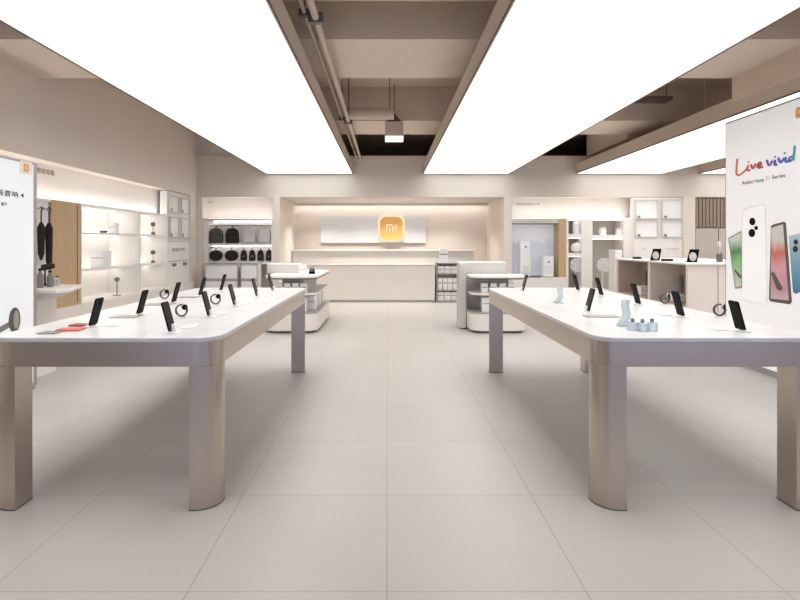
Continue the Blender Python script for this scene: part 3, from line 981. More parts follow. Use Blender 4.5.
def bottle(px, Y, h, r, m, lab):
    X = PX(px, Y)
    u = thing('bottle', lab, 'bottle', (X, Y, 0.9355), group='bottles on the side counter')
    MB().lathe([(r * 0.9, 0), (r, 0.01), (r, h * 0.65), (r * 0.45, h * 0.78), (r * 0.45, h * 0.9)], (X, Y, 0.9355), 16).build('body', m, u, world=True, smooth=True)
    MB().lathe([(r * 0.5, h * 0.9), (r * 0.5, h)], (X, Y, 0.9355), 12).build('cap', 'black', u, world=True)


bottle(40, 5.4, 0.20, 0.035, 'grey', 'Grey bottle on the side counter, nearest the logo board')
bottle(50, 5.5, 0.17, 0.033, 'grey', 'Shorter grey bottle in the middle of the side counter')
bottle(57, 5.6, 0.11, 0.03, 'clear', 'Small clear bottle near the tip of the side counter')
X = PX(45, 5.7)
u = thing('stand_microphone', 'black microphone on a short stand on the side counter', 'microphone', (X, 5.7, 0.9355))
MB().lathe([(0.045, 0), (0.045, 0.012), (0.01, 0.018)], (X, 5.7, 0.9355), 14).build('base', 'black', u, world=True)
MB().tube([(X, 5.7, 0.95), (X, 5.7, 1.12)], 0.008, 8).build('post', 'black', u, world=True)
MB().tube([(X - 0.02, 5.7, 1.13), (X + 0.10, 5.68, 1.15)], [0.035, 0.03], 12).build('head', 'fabric', u, world=True)
# header sign on the side wall
sg = thing('header_sign', 'small dark lettering on the pale band above the hanging bay', 'sign', (-4.245, 6.2, 2.28))
text('智能穿戴', 0.34, 0.07, (-4.297, 6.55, 2.30), FACE_XP, 'gink', sg)

# ================================================================== REAR LEFT NICHE (bags)
t = thing('bag_shelving', 'white recessed shelving with rails full of bags at the rear', 'shelf', (-3.2, 11.45, 0))
x0, x1, y0, y1 = -3.955, RX0 - 0.145, YB, 11.67
MB().box(x0, x1, y1 - 0.03, y1, 0, ZB).build('back_panel', 'white', t, world=True)
for a, b_ in ((x0, x0 + 0.09), (x1 - 0.03, x1)):
    MB().box(a, b_, y0, y1 - 0.03, 0, ZB).build('side_panel', 'cream', t, world=True)
MB().box(x0 + 0.09, x1 - 0.03, y0, y1 - 0.03, ZB - 0.03, ZB).build('top_panel', 'white', t, world=True)
for z in (1.385, 0.985):
    s = MB().box(x0 + 0.09, x1 - 0.03, y0 + 0.02, y1 - 0.03, z - 0.045, z).build('shelf_board', 'white', t, world=True, bevel=0.003)
for z, zl in ((1.775, 1.885), (1.30, 1.32)):
    MB().tube([(x0 + 0.09, 11.36, z), (x1 - 0.03, 11.36, z)], 0.010, 8).build('rail', 'dmetal', t, world=True)
    MB().box(x0 + 0.1, x1 - 0.04, y1 - 0.06, y1 - 0.04, zl, zl + 0.015).build('led_or_fill_strip', 'ledshelf', t, world=True)
MB().box(x0 + 0.09, x1 - 0.03, y0 - 0.005, y0 + 0.01, 1.875, 1.905).build('valance', 'lmetal', t, world=True)
MB().box(x0 + 0.05, x1 - 0.03, y0 + 0.10, y0 + 0.15, ZB, ZB + 0.006).build('led_or_fill_strip', 'led', t, world=True)
MB().box(x0 + 0.09, x1 - 0.03, y0 + 0.03, y1 - 0.03, 0, 0.30).build('base', 'cream', t, world=True)


def backpack(px, m, lab):
    Y = 11.36
    X = PX(px, Y)
    u = thing('backpack', lab, 'backpack', (X, Y, 1.39), group='backpacks hanging on the upper rail')
    hw = 0.135
    prof = [(-hw * 0.92, 0), (hw * 0.92, 0), (hw, 0.06), (hw, 0.20), (hw * 0.85, 0.28), (hw * 0.45, 0.325), (-hw * 0.45, 0.325), (-hw * 0.85, 0.28), (-hw, 0.20), (-hw, 0.06)]
    MB().prism(prof, -0.08, 0.07, 'y').xform(Matrix.Translation((X, Y, 1.395))).build('body', m, u, world=True, bevel=0.02)
    MB().prism([(a * 0.78, 0.02 + c * 0.5) for a, c in prof], -0.11, -0.08, 'y').xform(Matrix.Translation((X, Y, 1.395))).build('front_pocket', m, u, world=True, bevel=0.012)
    MB().torus((X, Y, 1.74), 0.042, 0.008, 'x').build('hanging_loop', m, u, world=True)


for k, (px, m, lab) in enumerate(((216.5, 'dfabric', 'Dark grey backpack hanging at the end nearest the corner pilaster'), (232.5, 'fabric', 'Black backpack hanging second along the upper rail'),
                                  (249.5, 'lfabric', 'Light grey backpack hanging beside the black one'), (265, 'lfabric', 'Light grey backpack hanging at the island end of the rail'))):
    backpack(px, m, lab)


def round_bag(px, lab):
    Y = 11.36
    X = PX(px, Y)
    u = thing('round_bag', lab, 'bag', (X, Y, 1.0), group='round black bags')
    s = MB()
    s.tube([(X, Y + 0.07, 1.125), (X, Y + 0.05, 1.125), (X, Y - 0.04, 1.125), (X, Y - 0.08, 1.125)], [0.10, 0.132, 0.132, 0.08], 24)
    s.xform(Matrix.Translation((X, 0, 1.125)) @ Matrix.Diagonal((1.05, 1, 0.90, 1)) @ Matrix.Translation((-X, 0, -1.125)))
    s.build('body', 'fabric', u, world=True, smooth=True)
    MB().torus((X, Y, 1.27), 0.034, 0.006, 'x').build('hanging_loop', 'fabric', u, world=True)
    MB().torus((X, Y - 0.065, 1.125), 0.085, 0.006, 'y').build('zip_seam', 'dfabric', u, world=True)


round_bag(216, 'Round black bag on the lower rail, nearest the corner pilaster')
round_bag(231.5, 'Round black bag on the lower rail, beside the narrow pouches')
for k, px in enumerate((243.8, 252.2, 260.6, 269)):
    Y = 11.36
    X = PX(px, Y)
    u = thing('pouch', '%s narrow black pouch hanging from the round bags' % order[k].capitalize(), 'pouch', (X, Y, 1.0), group='narrow black pouches')
    MB().prism([(-0.062, 0), (0.062, 0), (0.068, 0.10), (0.05, 0.20), (0.025, 0.235), (-0.025, 0.235), (-0.05, 0.20), (-0.068, 0.10)], -0.04, 0.04, 'y').xform(Matrix.Translation((X, Y, 1.01))).build('body', 'fabric', u, world=True, bevel=0.01)
    MB().box(X - 0.045, X + 0.045, Y - 0.047, Y - 0.04, 1.09, 1.13).build('label_patch', 'dfabric', u, world=True)
    MB().torus((X, Y, 1.27), 0.034, 0.005, 'x').build('hanging_loop', 'fabric', u, world=True)

for k, (pa, pb) in enumerate(((204.8, 237.8), (240.5, 257.5))):
    Y = 10.86
    xa, xb = PX(pa, Y), PX(pb, Y)
    u = thing('storage_cabinet', ('Wide', 'Narrow')[k] + ' white cabinet with a silver frame below the hanging bags', 'cabinet', ((xa + xb) / 2, 11.0, 0), group='white cabinets below the bags')
    MB().box(xa, xb, Y + 0.02, 11.19, 0.10, 0.955).build('body', 'cream', u, world=True)
    MB().box(xa + 0.015, xb - 0.015, Y, Y + 0.02, 0.66, 0.925).build('drawer_front', 'wplastic', u, world=True, bevel=0.003)
    MB().box(xa + 0.015, xb - 0.015, Y, Y + 0.02, 0.12, 0.60).build('drawer_front', 'wplastic', u, world=True, bevel=0.003)
    MB().box(xa, xb, Y, Y + 0.02, 0.60, 0.655).build('divider_rail', 'lmetal', u, world=True)
    MB().box(xa, xb, Y - 0.01, 11.19, 0.955, 0.975).build('top', 'lmetal', u, world=True)
    for s_ in (xa, xb - 0.014):
        MB().box(s_, s_ + 0.014, Y - 0.005, Y + 0.02, 0.0, 0.6).box(s_, s_ + 0.014, Y - 0.005, Y + 0.02, 0.655, 0.955).build('frame_post', 'lmetal', u, world=True)
sg = thing('header_sign', 'small faint lettering on the pale band above the bags', 'sign', (-3.7, 11.41, 2.28))
text('箱包出行', 0.26, 0.055, (PX(208, 11.5), 11.495, PZ(202, 11.5)), FACE_CAM, 'lmetal', sg)

# ================================================================== SERVICE COUNTER RECESS
t = thing('service_counter', 'long cream cash counter with raised grey back ledge under the orange sign', 'counter', (0, 12.6, 0))
cx0, cx1 = RX0 + 0.02, PX(435, 12.3)
cy0 = 12.3
MB().box(cx0, cx1, cy0, cy0 + 0.3, 0.05, 0.86).build('front_panel', 'cream', t, world=True, bevel=0.003)
MB().box(cx0, cx1, cy0 + 0.02, cy0 + 0.3, 0, 0.05).build('kickboard', 'lmetal', t, world=True)
MB().box(cx0, cx1, cy0 - 0.02, cy0 + 0.3, 0.86, 0.895).build('countertop', 'greyb', t, world=True, bevel=0.003)
MB().box(cx0, RX1 - 0.42, cy0 + 0.30, cy0 + 0.42, 0, 1.21).build('raised_panel', 'greyb', t, world=True)
MB().box(cx0, RX1 - 0.42, cy0 + 0.26, cy0 + 0.46, 1.21, 1.235).build('ledge', 'cream', t, world=True, bevel=0.003)
gr = MB()
for px in (363, 405):
    xx = PX(px, cy0)
    gr.box(xx - 0.003, xx + 0.003, cy0 - 0.003, cy0, 0.06, 0.85)
gr.build('seam', 'rose', t, world=True)
# back wall panelling with slim seams and light band
bwx0, bwx1 = PX(321, 13.12), PX(426, 13.12)
t = thing('back_wall_panel', 'wide pale grey tiled panel on the rear wall behind the orange sign', 'panel', ((bwx0 + bwx1) / 2, 13.15, 1.4))
MB().box(bwx0, bwx1, 13.12, 13.20, PZ(243, 13.12), PZ(216, 13.12)).build('panel', mat('pale_grey_tiles', srgb(222, 223, 224), 0.35, noise=0.01), t, world=True, bevel=0.003)
g = MB()
n = 26
for k in range(1, n):
    xx = bwx0 + (bwx1 - bwx0) * k / n
    g.box(xx - 0.003, xx + 0.003, 13.1185, 13.12, PZ(243, 13.12), PZ(216, 13.12))
g.build('tile_joints', mat('tile_joint', srgb(214, 214, 214), 0.6), t, world=True)
t = thing('logo_sign', 'round-cornered glowing orange logo sign on the pale tiled panel', 'sign', (0.1, 13.05, 1.6))
lx, lz, lr = PX(391.3, 13.0), PZ(228.3, 13.0), 0.285
MB().prism(rrect(lx - lr, lx + lr, lz - lr, lz + lr, 0.15, 10), 13.03, 13.0, 'y').build('face', 'orange', t, world=True, smooth=True)
MB().prism(rrect(lx - lr - 0.05, lx + lr + 0.05, lz - lr - 0.05, lz + lr + 0.05, 0.18, 10), 13.118, 13.03, 'y').build('glowing_rim', 'halo', t, world=True, smooth=True)
lt = MB()
a = lz - 0.10
hL, wL = 0.20, 0.032
x_ = lx - 0.13
lt.box(x_, x_ + wL, 12.992, 13.0, a, a + hL)
lt.prism([(x_ + wL, a + hL - wL), (x_ + wL, a + hL), (x_ + 0.14, a + hL), (x_ + 0.185, a + hL - 0.045), (x_ + 0.185, a), (x_ + 0.153, a), (x_ + 0.153, a + hL - 0.05), (x_ + 0.135, a + hL - wL)], 12.992, 13.0, 'y')
lt.box(x_ + 0.077, x_ + 0.109, 12.992, 13.0, a, a + 0.135)
lt.box(x_ + 0.225, x_ + 0.257, 12.992, 13.0, a, a + hL)
lt.build('logo_letters', 'halo', t, world=True)

# small shelf rack at the counter end
rx0, rx1 = PX(436.5, 12.25), PX(459.5, 12.25)
t = thing('product_rack', 'small grey-framed rack of white boxes at the end of the cash counter', 'rack', ((rx0 + rx1) / 2, 12.4, 0))
for xx in (rx0, rx1 - 0.02):
    MB().box(xx, xx + 0.02, 12.25, 12.58, 0, 0.93).build('side_panel', 'lmetal', t, world=True)
MB().box(rx0 + 0.02, rx1 - 0.02, 12.55, 12.58, 0, 0.93).build('back_panel', 'cream', t, world=True)
for z in (0.02, 0.27, 0.66, 0.91):
    MB().box(rx0 + 0.02, rx1 - 0.02, 12.25, 12.55, z, z + 0.02).build('shelf_board', 'lmetal', t, world=True)
MB().box(rx0 + 0.02, rx1 - 0.02, 12.27, 12.55, 0, 0.02).build('kickboard', 'lmetal', t, world=True)
for zi, (z, h) in enumerate(((0.0405, 0.2), (0.2905, 0.28), (0.6805, 0.17))):
    nb = (3, 4, 3)[zi]
    for k in range(nb):
        wd = (rx1 - rx0 - 0.06) / nb
        xx = rx0 + 0.03 + wd * (k + 0.5)
        box_item('product_box', xx, 12.41, z, wd - 0.012, 0.2, h, 'wplastic', '%s white box on the %s tier of the counter-end rack' % (order[k].capitalize(), ('bottom', 'middle', 'top')[zi]), 'box', 'white boxes in the counter-end rack', lid='gink')
box_item('box_sign', PX(443.5, 12.35), 12.35, 0.9305, 0.20, 0.10, 0.35, 'wplastic', 'White upright box standing on top of the counter-end rack', 'box', lid='gink')


# ================================================================== ISLAND UNITS
def island(x0, x1, y0, y1, label, side):
    t = thing('island_unit', label, 'display island', ((x0 + x1) / 2, (y0 + y1) / 2, 0), group='rounded island units')
    R = 0.18
    MB().prism(rrect(x0 + 0.04, x1 - 0.04, y0 + 0.04, y1 - 0.04, R, 10), 0, 0.04).build('plinth', 'dmetal', t, world=True, smooth=True)
    MB().prism(rrect(x0, x1, y0, y1, R, 12), 0.04, 0.30).build('drawer_base', 'cream', t, world=True, smooth=True, bevel=0.004)
    MB().prism(rrect(x0, x1, y0, y1, R, 12), 0.3005, 0.325).build('lower_shelf', 'lmetal', t, world=True, smooth=True)
    MB().prism(rrect(x0 + 0.02, x1 - 0.02, y0 + 0.02, y1 - 0.02, R, 12), 0.59, 0.62).build('middle_shelf', 'white', t, world=True, smooth=True)
    MB().prism(rrect(x0, x1, y0, y1, R, 12), 0.855, 0.89).build('top', 'white', t, world=True, smooth=True, bevel=0.004)
    MB().prism(rrect(x0 + 0.01, x1 - 0.01, y0 + 0.01, y1 - 0.01, R, 12), 0.835, 0.8545).build('top_edge', 'dmetal', t, world=True, smooth=True)
    xm0, xm1 = x0 + 0.24, x1 - 0.24
    MB().box(xm0, xm1, y0 + 0.24, y1 - 0.2, 0.3255, 0.59).box(xm0, xm1, y0 + 0.24, y1 - 0.2, 0.62, 0.835).build('core', 'greyb', t, world=True)
    return t


IL = (PX(263.5, 8.03), PX(313, 8.03) + 0.06, 8.03, 9.95)
IR = (PX(471, 8.03), PX(528, 8.03), 8.03, 8.62)
island(IL[0], IL[1], IL[2], IL[3], 'white rounded island with shelves behind the booklet table end', -1)
island(IR[0], IR[1], IR[2], IR[3], 'white rounded island with shelves behind the blue-jar table end', 1)
# raised tiers / block
t = thing('raised_plinth', 'low pale grey plinth block standing on the island by the aisle', 'plinth', (PX(281, 8.9), 8.9, 0.89))
MB().box(PX(266, 8.7), PX(300, 8.7), 8.75, 9.05, 0.8905, 1.04).build('block', 'greyb', t, world=True, bevel=0.006)
MB().box(PX(266, 8.7) + 0.01, PX(300, 8.7) - 0.01, 8.76, 9.04, 1.04, 1.05).build('top', 'white', t, world=True)
t = thing('tall_block', 'tall pale beige block cabinet behind the island by the aisle', 'cabinet', (1.5, 8.8, 0))
MB().box(PX(459, 8.66), PX(506, 8.66), 8.66, 8.95, 0, 1.065).build('body', 'greyb', t, world=True, bevel=0.004)
MB().box(PX(459, 8.66) - 0.005, PX(506, 8.66) + 0.005, 8.655, 8.95, 1.065, 1.08).build('top', 'cream', t, world=True, bevel=0.003)
t = thing('end_panel', 'slim pale beige upright panel at the aisle side of the island', 'panel', (1.2, 8.5, 0))
MB().box(PX(459.5, 8.45), IR[0] - 0.01, 8.45, 8.64, 0.02, 1.06).build('panel', 'greyb', t, world=True, bevel=0.004)
MB().box(PX(459.5, 8.45) + 0.01, IR[0] - 0.02, 8.46, 8.63, 0, 0.02).build('foot', 'dmetal', t, world=True)

# boxes and dispensers on the island shelves
for isl, (x0, x1, y0, y1), nm in (('L', IL, 'booklet-table'), ('R', IR, 'blue-jar-table')):
    n = 4
    for k in range(n):
        xx = x0 + 0.16 + (x1 - x0 - 0.32) * (k + 0.5) / n
        lab = '%s white box from the outer end on the middle shelf of the %s island' % (order[k].capitalize(), nm)
        if isl == 'R':
            lab = '%s white box from the aisle on the middle shelf of the %s island' % (order[k].capitalize(), nm)
        box_item('product_box', xx, y0 + 0.14, 0.6205, 0.10, 0.09, 0.15, 'wplastic', lab, 'box', 'white boxes on the island middle shelves', lid='dmetal')
    for k in range(2):
        xx = x0 + 0.18 + (x1 - x0 - 0.36) * (k + 0.5) / 2
        lab = '%s large white carton on the lower shelf of the %s island' % ((('Outer', 'Aisle-side') if isl == 'L' else ('Aisle-side', 'Outer'))[k], nm)
        box_item('product_box', xx, y0 + 0.15, 0.3255, 0.24, 0.12, 0.22, 'wplastic', lab, 'box', 'large cartons on the island lower shelves')
    if isl == 'L':
        for k in range(3):
            yy = y0 + 0.5 + k * 0.5
            box_item('product_box', x1 - 0.15, yy, 0.3255, 0.14, 0.34, 0.22, 'wplastic', '%s white carton from the camera on the aisle side of the booklet-table island' % order[k].capitalize(), 'box', 'cartons on the aisle side')
box_item('product_box', PX(303, 8.4), 8.4, 0.8905, 0.12, 0.1, 0.15, 'wplastic', 'Small white box on the booklet-table island top', 'box')
u = thing('robot_toy', 'small dark gadget standing on the corner of the island top', 'gadget', (PX(312, 8.6), 8.6, 0.8905))
xx = PX(312, 8.6)
MB().prism(rrect(xx - 0.05, xx + 0.05, 8.55, 8.65, 0.03, 5), 0.8905, 0.93).build('base', 'black', u, world=True)
MB().lathe([(0.045, 0), (0.05, 0.02), (0.04, 0.05), (0.01, 0.06)], (xx, 8.6, 0.93), 14).build('dome', 'dmetal', u, world=True, smooth=True)
MB().tube([(xx - 0.05, 8.6, 1.0), (xx + 0.05, 8.6, 1.02)], 0.012, 8).build('bar', 'lmetal', u, world=True)
MB().tube([(xx, 8.6, 0.985), (xx, 8.6, 1.012)], 0.008, 8).build('neck', 'lmetal', u, world=True)

# ================================================================== REAR RIGHT UNITS
# advert bay
t = thing('advert_bay', 'rear bay framed in taupe with tan side holding the blue picture', 'shelf', (3.2, 11.4, 0))
ax0, ax1 = RX1 + 0.175, PX(566, 11.2)
MB().box(ax0, ax1, 11.6, 11.67, 0.66, ZB).build('back_panel', 'shelfback', t, world=True)
MB().box(ax0, ax1 - 0.155, YB, 11.6, PZ(223, YB), ZB).build('valance', 'greyb', t, world=True)
MB().box(ax1 - 0.15, ax1, YB, 11.6, 0.66, ZB).build('side_panel', 'tan', t, world=True, bevel=0.003)
MB().box(ax0, ax1, YB - 0.1, 11.67, 0, 0.66).build('base_cabinet', 'cream', t, world=True, bevel=0.004)
MB().box(ax0 + 0.02, ax1 - 0.02, YB + 0.10, YB + 0.15, ZB, ZB + 0.006).build('led_or_fill_strip', 'led', t, world=True)
t = thing('lightbox_picture', 'pale blue lightbox picture in the rear bay behind the white purifiers', 'picture', (3.1, 11.5, 0.66))
MB().box(ax0 + 0.01, PX(557, 11.55), 11.56, 11.598, 0.665, 1.83).build('frame', 'silver', t, world=True)
blue = ramp_mat('blue_sky_print', [(0.0, srgb(232, 235, 240)), (0.45, srgb(214, 219, 226)), (0.9, srgb(202, 209, 220)), (1.0, srgb(228, 231, 236))], 'Z', noise=0.6)
bn = blue.node_tree.nodes['Principled BSDF']
bn.inputs['Emission Strength'].default_value = 0.2
bn.inputs['Emission Color'].default_value = srgb(215, 220, 228)
MB().box(ax0 + 0.03, PX(556, 11.55), 11.553, 11.56, 0.68, 1.81).build('print', blue, t, world=True)


def purifier(px0, px1, pyt, pyb, Y, lab):
    xa, xb = PX(px0, Y), PX(px1, Y)
    zt = PZ(pyt, Y)
    z0 = 0.6605
    u = thing('air_purifier', lab, 'air purifier', ((xa + xb) / 2, Y + 0.1, z0), group='white air purifiers')
    MB().prism(rrect(xa, xb, Y, Y + 0.2, 0.03, 6), z0 + 0.015, zt).build('body', 'wplastic', u, world=True, smooth=True, bevel=0.004)
    MB().box(xa + 0.02, xb - 0.02, Y + 0.02, Y + 0.18, z0, z0 + 0.015).build('foot', 'dmetal', u, world=True)
    MB().tube([((xa + xb) / 2, Y - 0.004, zt - 0.13), ((xa + xb) / 2, Y, zt - 0.13)], 0.022, 14).build('display_dot', 'grey', u, world=True)
    g = MB()
    for k in range(6):
        g.box(xa + 0.03, xb - 0.03, Y - 0.002, Y, z0 + 0.08 + 0.03 * k, z0 + 0.085 + 0.03 * k)
    g.build('intake_slots', 'lmetal', u, world=True)


purifier(520.5, 531, 241, 275, 11.22, 'Tall slim white air purifier before the pale blue picture')
purifier(543.5, 554, 256, 275, 11.22, 'Short white air purifier beside the tan side panel')
u = thing('tray_stand', 'thin dark tray under the tall purifier in the rear bay', 'tray', (PX(530, 11.15), 11.15, 0.6605))
MB().box(PX(519, 11.15), PX(541, 11.15), 11.105, 11.2, 0.665, 0.685).build('tray', 'dmetal', u, world=True)
MB().box(PX(520, 11.15), PX(540, 11.15), 11.12, 11.19, 0.6605, 0.665).build('foot', 'black', u, world=True)

# shelving bays
t = thing('rear_shelving', 'cream rear shelving with grey bays of small appliances', 'shelf', (4.4, 11.4, 0))
sx0, sx1 = ax1 + 0.005, 6.365
c1a, c1b = PX(581.5, YB), PX(592.5, YB)
c2a = PX(623.5, YB)
MB().box(sx0, sx1, 11.62, 11.67, 0, ZB).build('back_panel', 'shelfback', t, world=True)
MB().box(sx0, sx0 + 0.05, YB, 11.62, 0, ZB).build('upright', 'cream', t, world=True)
MB().box(c1a, c1b, YB, 11.62, 0, ZB).build('upright', 'cream', t, world=True)
MB().box(c2a, PX(632, YB), YB, 11.62, 0, ZB).build('upright', 'cream', t, world=True)
MB().box(sx0 + 0.05, c1a, YB, 11.62, ZB - 0.03, ZB).build('top_panel', 'cream', t, world=True)
MB().box(c1b, c2a, YB, 11.62, ZB - 0.03, ZB).build('top_panel', 'cream', t, world=True)
for (pa, pb, xa, xb) in ((234, 238, sx0 + 0.05, c1a), (253, 256.5, sx0 + 0.05, c1a), (235, 239, c1b, c2a)):
    MB().box(xa, xb, YB, 11.62, PZ(pb, YB), PZ(pa, YB)).build('shelf_board', 'white', t, world=True, bevel=0.003)
MB().box(sx0 + 0.05, c1a, YB, 11.62, 0, 0.38).build('base', 'cream', t, world=True)
MB().box(c1b, c2a, YB, 11.62, 0, 0.38).build('base', 'cream', t, world=True)
MB().box(sx0 + 0.02, PX(632, YB), YB + 0.10, YB + 0.15, ZB, ZB + 0.006).build('led_or_fill_strip', 'led', t, world=True)
for (za_, xa, xb) in ((ZB - 0.036, sx0 + 0.06, c1a - 0.01), (ZB - 0.036, c1b + 0.01, c2a - 0.01), (PZ(238, YB) - 0.006, sx0 + 0.06, c1a - 0.01), (PZ(256.5, YB) - 0.006, sx0 + 0.06, c1a - 0.01), (PZ(239, YB) - 0.006, c1b + 0.01, c2a - 0.01)):
    MB().box(xa, xb, YB + 0.06, YB + 0.08, za_, za_ + 0.0055).build('led_or_fill_strip', 'fillrear', t, world=True)  # added fill strips below top panels and boards, brightening the bays
# items
zs1 = PZ(234, YB) + 0.0005
u = thing('water_heater', 'white upright cylinder appliance on the top shelf beside the tan panel', 'appliance', (PX(576.5, 11.35), 11.35, zs1))
xx = PX(576.5, 11.35)
MB().lathe([(0.07, 0), (0.085, 0.01), (0.085, 0.24), (0.06, 0.27)], (xx, 11.35, zs1), 18).build('body', 'wplastic', u, world=True, smooth=True)
MB().lathe([(0.05, 0.27), (0.05, 0.285)], (xx, 11.35, zs1), 14).build('lid', 'grey', u, world=True)
zs2 = PZ(253, YB) + 0.0005
u = thing('humidifier', 'round frosted humidifier on the second shelf beside the tan panel', 'humidifier', (PX(576.5, 11.35), 11.35, zs2))
MB().lathe([(0.05, 0), (0.11, 0.04), (0.13, 0.11), (0.11, 0.18), (0.04, 0.22)], (xx, 11.35, zs2), 18).build('body', 'wplastic', u, world=True, smooth=True)
MB().lathe([(0.05, 0.21), (0.02, 0.24)], (xx, 11.35, zs2), 14).build('nozzle', 'lmetal', u, world=True)
zs3 = PZ(235, YB) + 0.0005
for px, hh, wd, lab in ((602.5, 0.17, 0.14, 'White rice cooker on the high shelf, nearer the blue picture'), (619, 0.15, 0.14, 'White rice cooker on the high shelf, nearer the framed displays')):
    xx = PX(px, 11.35)
    u = thing('rice_cooker', lab, 'rice cooker', (xx, 11.35, zs3), group='white rice cookers')
    MB().prism(rrect(xx - wd / 2, xx + wd / 2, 11.28, 11.42, 0.04, 6), zs3, zs3 + hh * 0.7).build('body', 'wplastic', u, world=True, smooth=True)
    MB().prism(rrect(xx - wd / 2 + 0.01, xx + wd / 2 - 0.01, 11.29, 11.41, 0.04, 6), zs3 + hh * 0.7, zs3 + hh).build('lid', 'cream', u, world=True, smooth=True)


def fan(px, lab):
    Y = 11.3
    X = PX(px, Y)
    zc = PZ(265, Y)
    z0 = 0.3805
    u = thing('pedestal_fan', lab, 'fan', (X, Y, z0), group='white pedestal fans')
    MB().lathe([(0.10, 0), (0.10, 0.015), (0.02, 0.03)], (X, Y + 0.06, z0), 20).build('base', 'wplastic', u, world=True, smooth=True)
    MB().tube([(X, Y + 0.06, z0 + 0.02), (X, Y + 0.06, zc - 0.02)], 0.014, 10).build('pole', 'wplastic', u, world=True)
    MB().tube([(X, Y - 0.02, zc), (X, Y + 0.10, zc)], 0.045, 14).build('motor', 'wplastic', u, world=True)
    g = MB()
    for r in (0.15, 0.13, 0.11, 0.09, 0.07, 0.05):
        g.torus((X, Y - 0.04, zc), r, 0.005, 'y', 28, 5)
    for k in range(20):
        a = 2 * PI * k / 20
        g.tube([(X + 0.03 * math.cos(a), Y - 0.045, zc + 0.03 * math.sin(a)), (X + 0.15 * math.cos(a), Y - 0.04, zc + 0.15 * math.sin(a)), (X + 0.15 * math.cos(a), Y + 0.04, zc + 0.15 * math.sin(a)), (X + 0.045 * math.cos(a), Y + 0.05, zc + 0.045 * math.sin(a))], 0.004, 4)
    g.build('guard', 'wplastic', u, world=True)
    for k in range(5):
        a0 = 2 * PI * k / 5
        q = [(X + r * math.cos(a0 + d), Y, zc + r * math.sin(a0 + d)) for r, d in ((0.03, 0), (0.13, -0.28), (0.135, 0.3), (0.03, 0.7))]
        bl = MB()
        v = [bl.bm.verts.new((p[0], p[1] - 0.01 + 0.012 * (i % 2), p[2])) for i, p in enumerate(q)]
        v2 = [bl.bm.verts.new((p[0], p[1] - 0.006 + 0.012 * (i % 2), p[2])) for i, p in enumerate(q)]
        bl.bm.faces.new(v); bl.bm.faces.new(v2[::-1])
        for i in range(4): bl.bm.faces.new((v[(i + 1) % 4], v[i], v2[i], v2[(i + 1) % 4]))
        bl.build('blade', 'wplastic', u, world=True)


fan(576.5, 'White pedestal fan in the narrow grey bay by the tan panel')
fan(603.5, 'White pedestal fan in the wide grey bay by the service desk')
u = thing('white_column', 'narrow white cabinet column beside the open service desk', 'cabinet', (PX(618.5, 10.6), 10.7, 0))
MB().box(PX(615, 10.6), PX(622, 10.6), 10.6, 10.9, 0, PZ(250, 10.6)).build('body', 'white', u, world=True, bevel=0.004)
MB().box(PX(615.4, 10.6), PX(621.6, 10.6), 10.595, 10.6, PZ(258, 10.6), PZ(251, 10.6)).build('panel', 'wplastic', u, world=True)
sg = thing('header_sign', 'small faint lettering on the pale band above the blue picture', 'sign', (3.0, 11.41, 2.25))
text('智能家居生活', 0.52, 0.055, (PX(528, 11.5), 11.495, PZ(204, 11.5)), FACE_CAM, 'lmetal', sg)

# framed wall with four displays
t = thing('frame_wall', 'cream wall section carrying the four white framed displays', 'panel', (5.8, 11.3, 0))
fx0 = PX(632, YB) + 0.005
MB().box(fx0, sx1, YB, 11.3, 0, ZH - 0.01).build('panel', 'cream', t, world=True)
MB().box(fx0 + 0.03, sx1 - 0.2, YB - 0.02, YB, 0.75, PZ(238, YB)).build('lower_panel', 'white', t, world=True, bevel=0.003)
text('Smartphone', 0.30, 0.04, (PX(672, YB), YB - 0.021, PZ(249, YB)), FACE_CAM, 'lmetal', t)
text('5G', 0.07, 0.04, (PX(644, YB), YB - 0.021, PZ(249, YB)), FACE_CAM, 'lmetal', t)
for r_, (pt, pb) in enumerate(((199.5, 219), (220.5, 237.5))):
    for c_, (pa, pb2) in enumerate(((634.5, 657.5), (661, 684 - 0.5))):
        xa, xb = PX(pa, YB), PX(pb2, YB)
        za, zb = PZ(pb, YB), PZ(pt, YB)
        if xb > sx1: xb = sx1 - 0.01
        u = thing('framed_product', 'White framed display, %s row, %s the striped grille' % (('upper', 'lower')[r_], ('farther from', 'nearer')[c_]), 'display frame', ((xa + xb) / 2, YB - 0.03, za), group='four white framed displays on the rear wall')
        f = MB()
        e = 0.02
        ya, yb = YB - 0.05, YB - 0.001
        f.box(xa, xa + e, ya, yb, za, zb).box(xb - e, xb, ya, yb, za, zb).box(xa + e, xb - e, ya, yb, za, za + e).box(xa + e, xb - e, ya, yb, zb - e, zb)
        f.build('frame', 'framegrey', u, world=True)
        MB().box(xa + e, xb - e, yb - 0.012, yb, za + e, zb - e).build('picture', 'wplastic', u, world=True)
        MB().box(xa + 0.06, xa + 0.11, yb - 0.04, yb - 0.012, za + e, za + 0.07).build('product', 'grey', u, world=True, bevel=0.006)
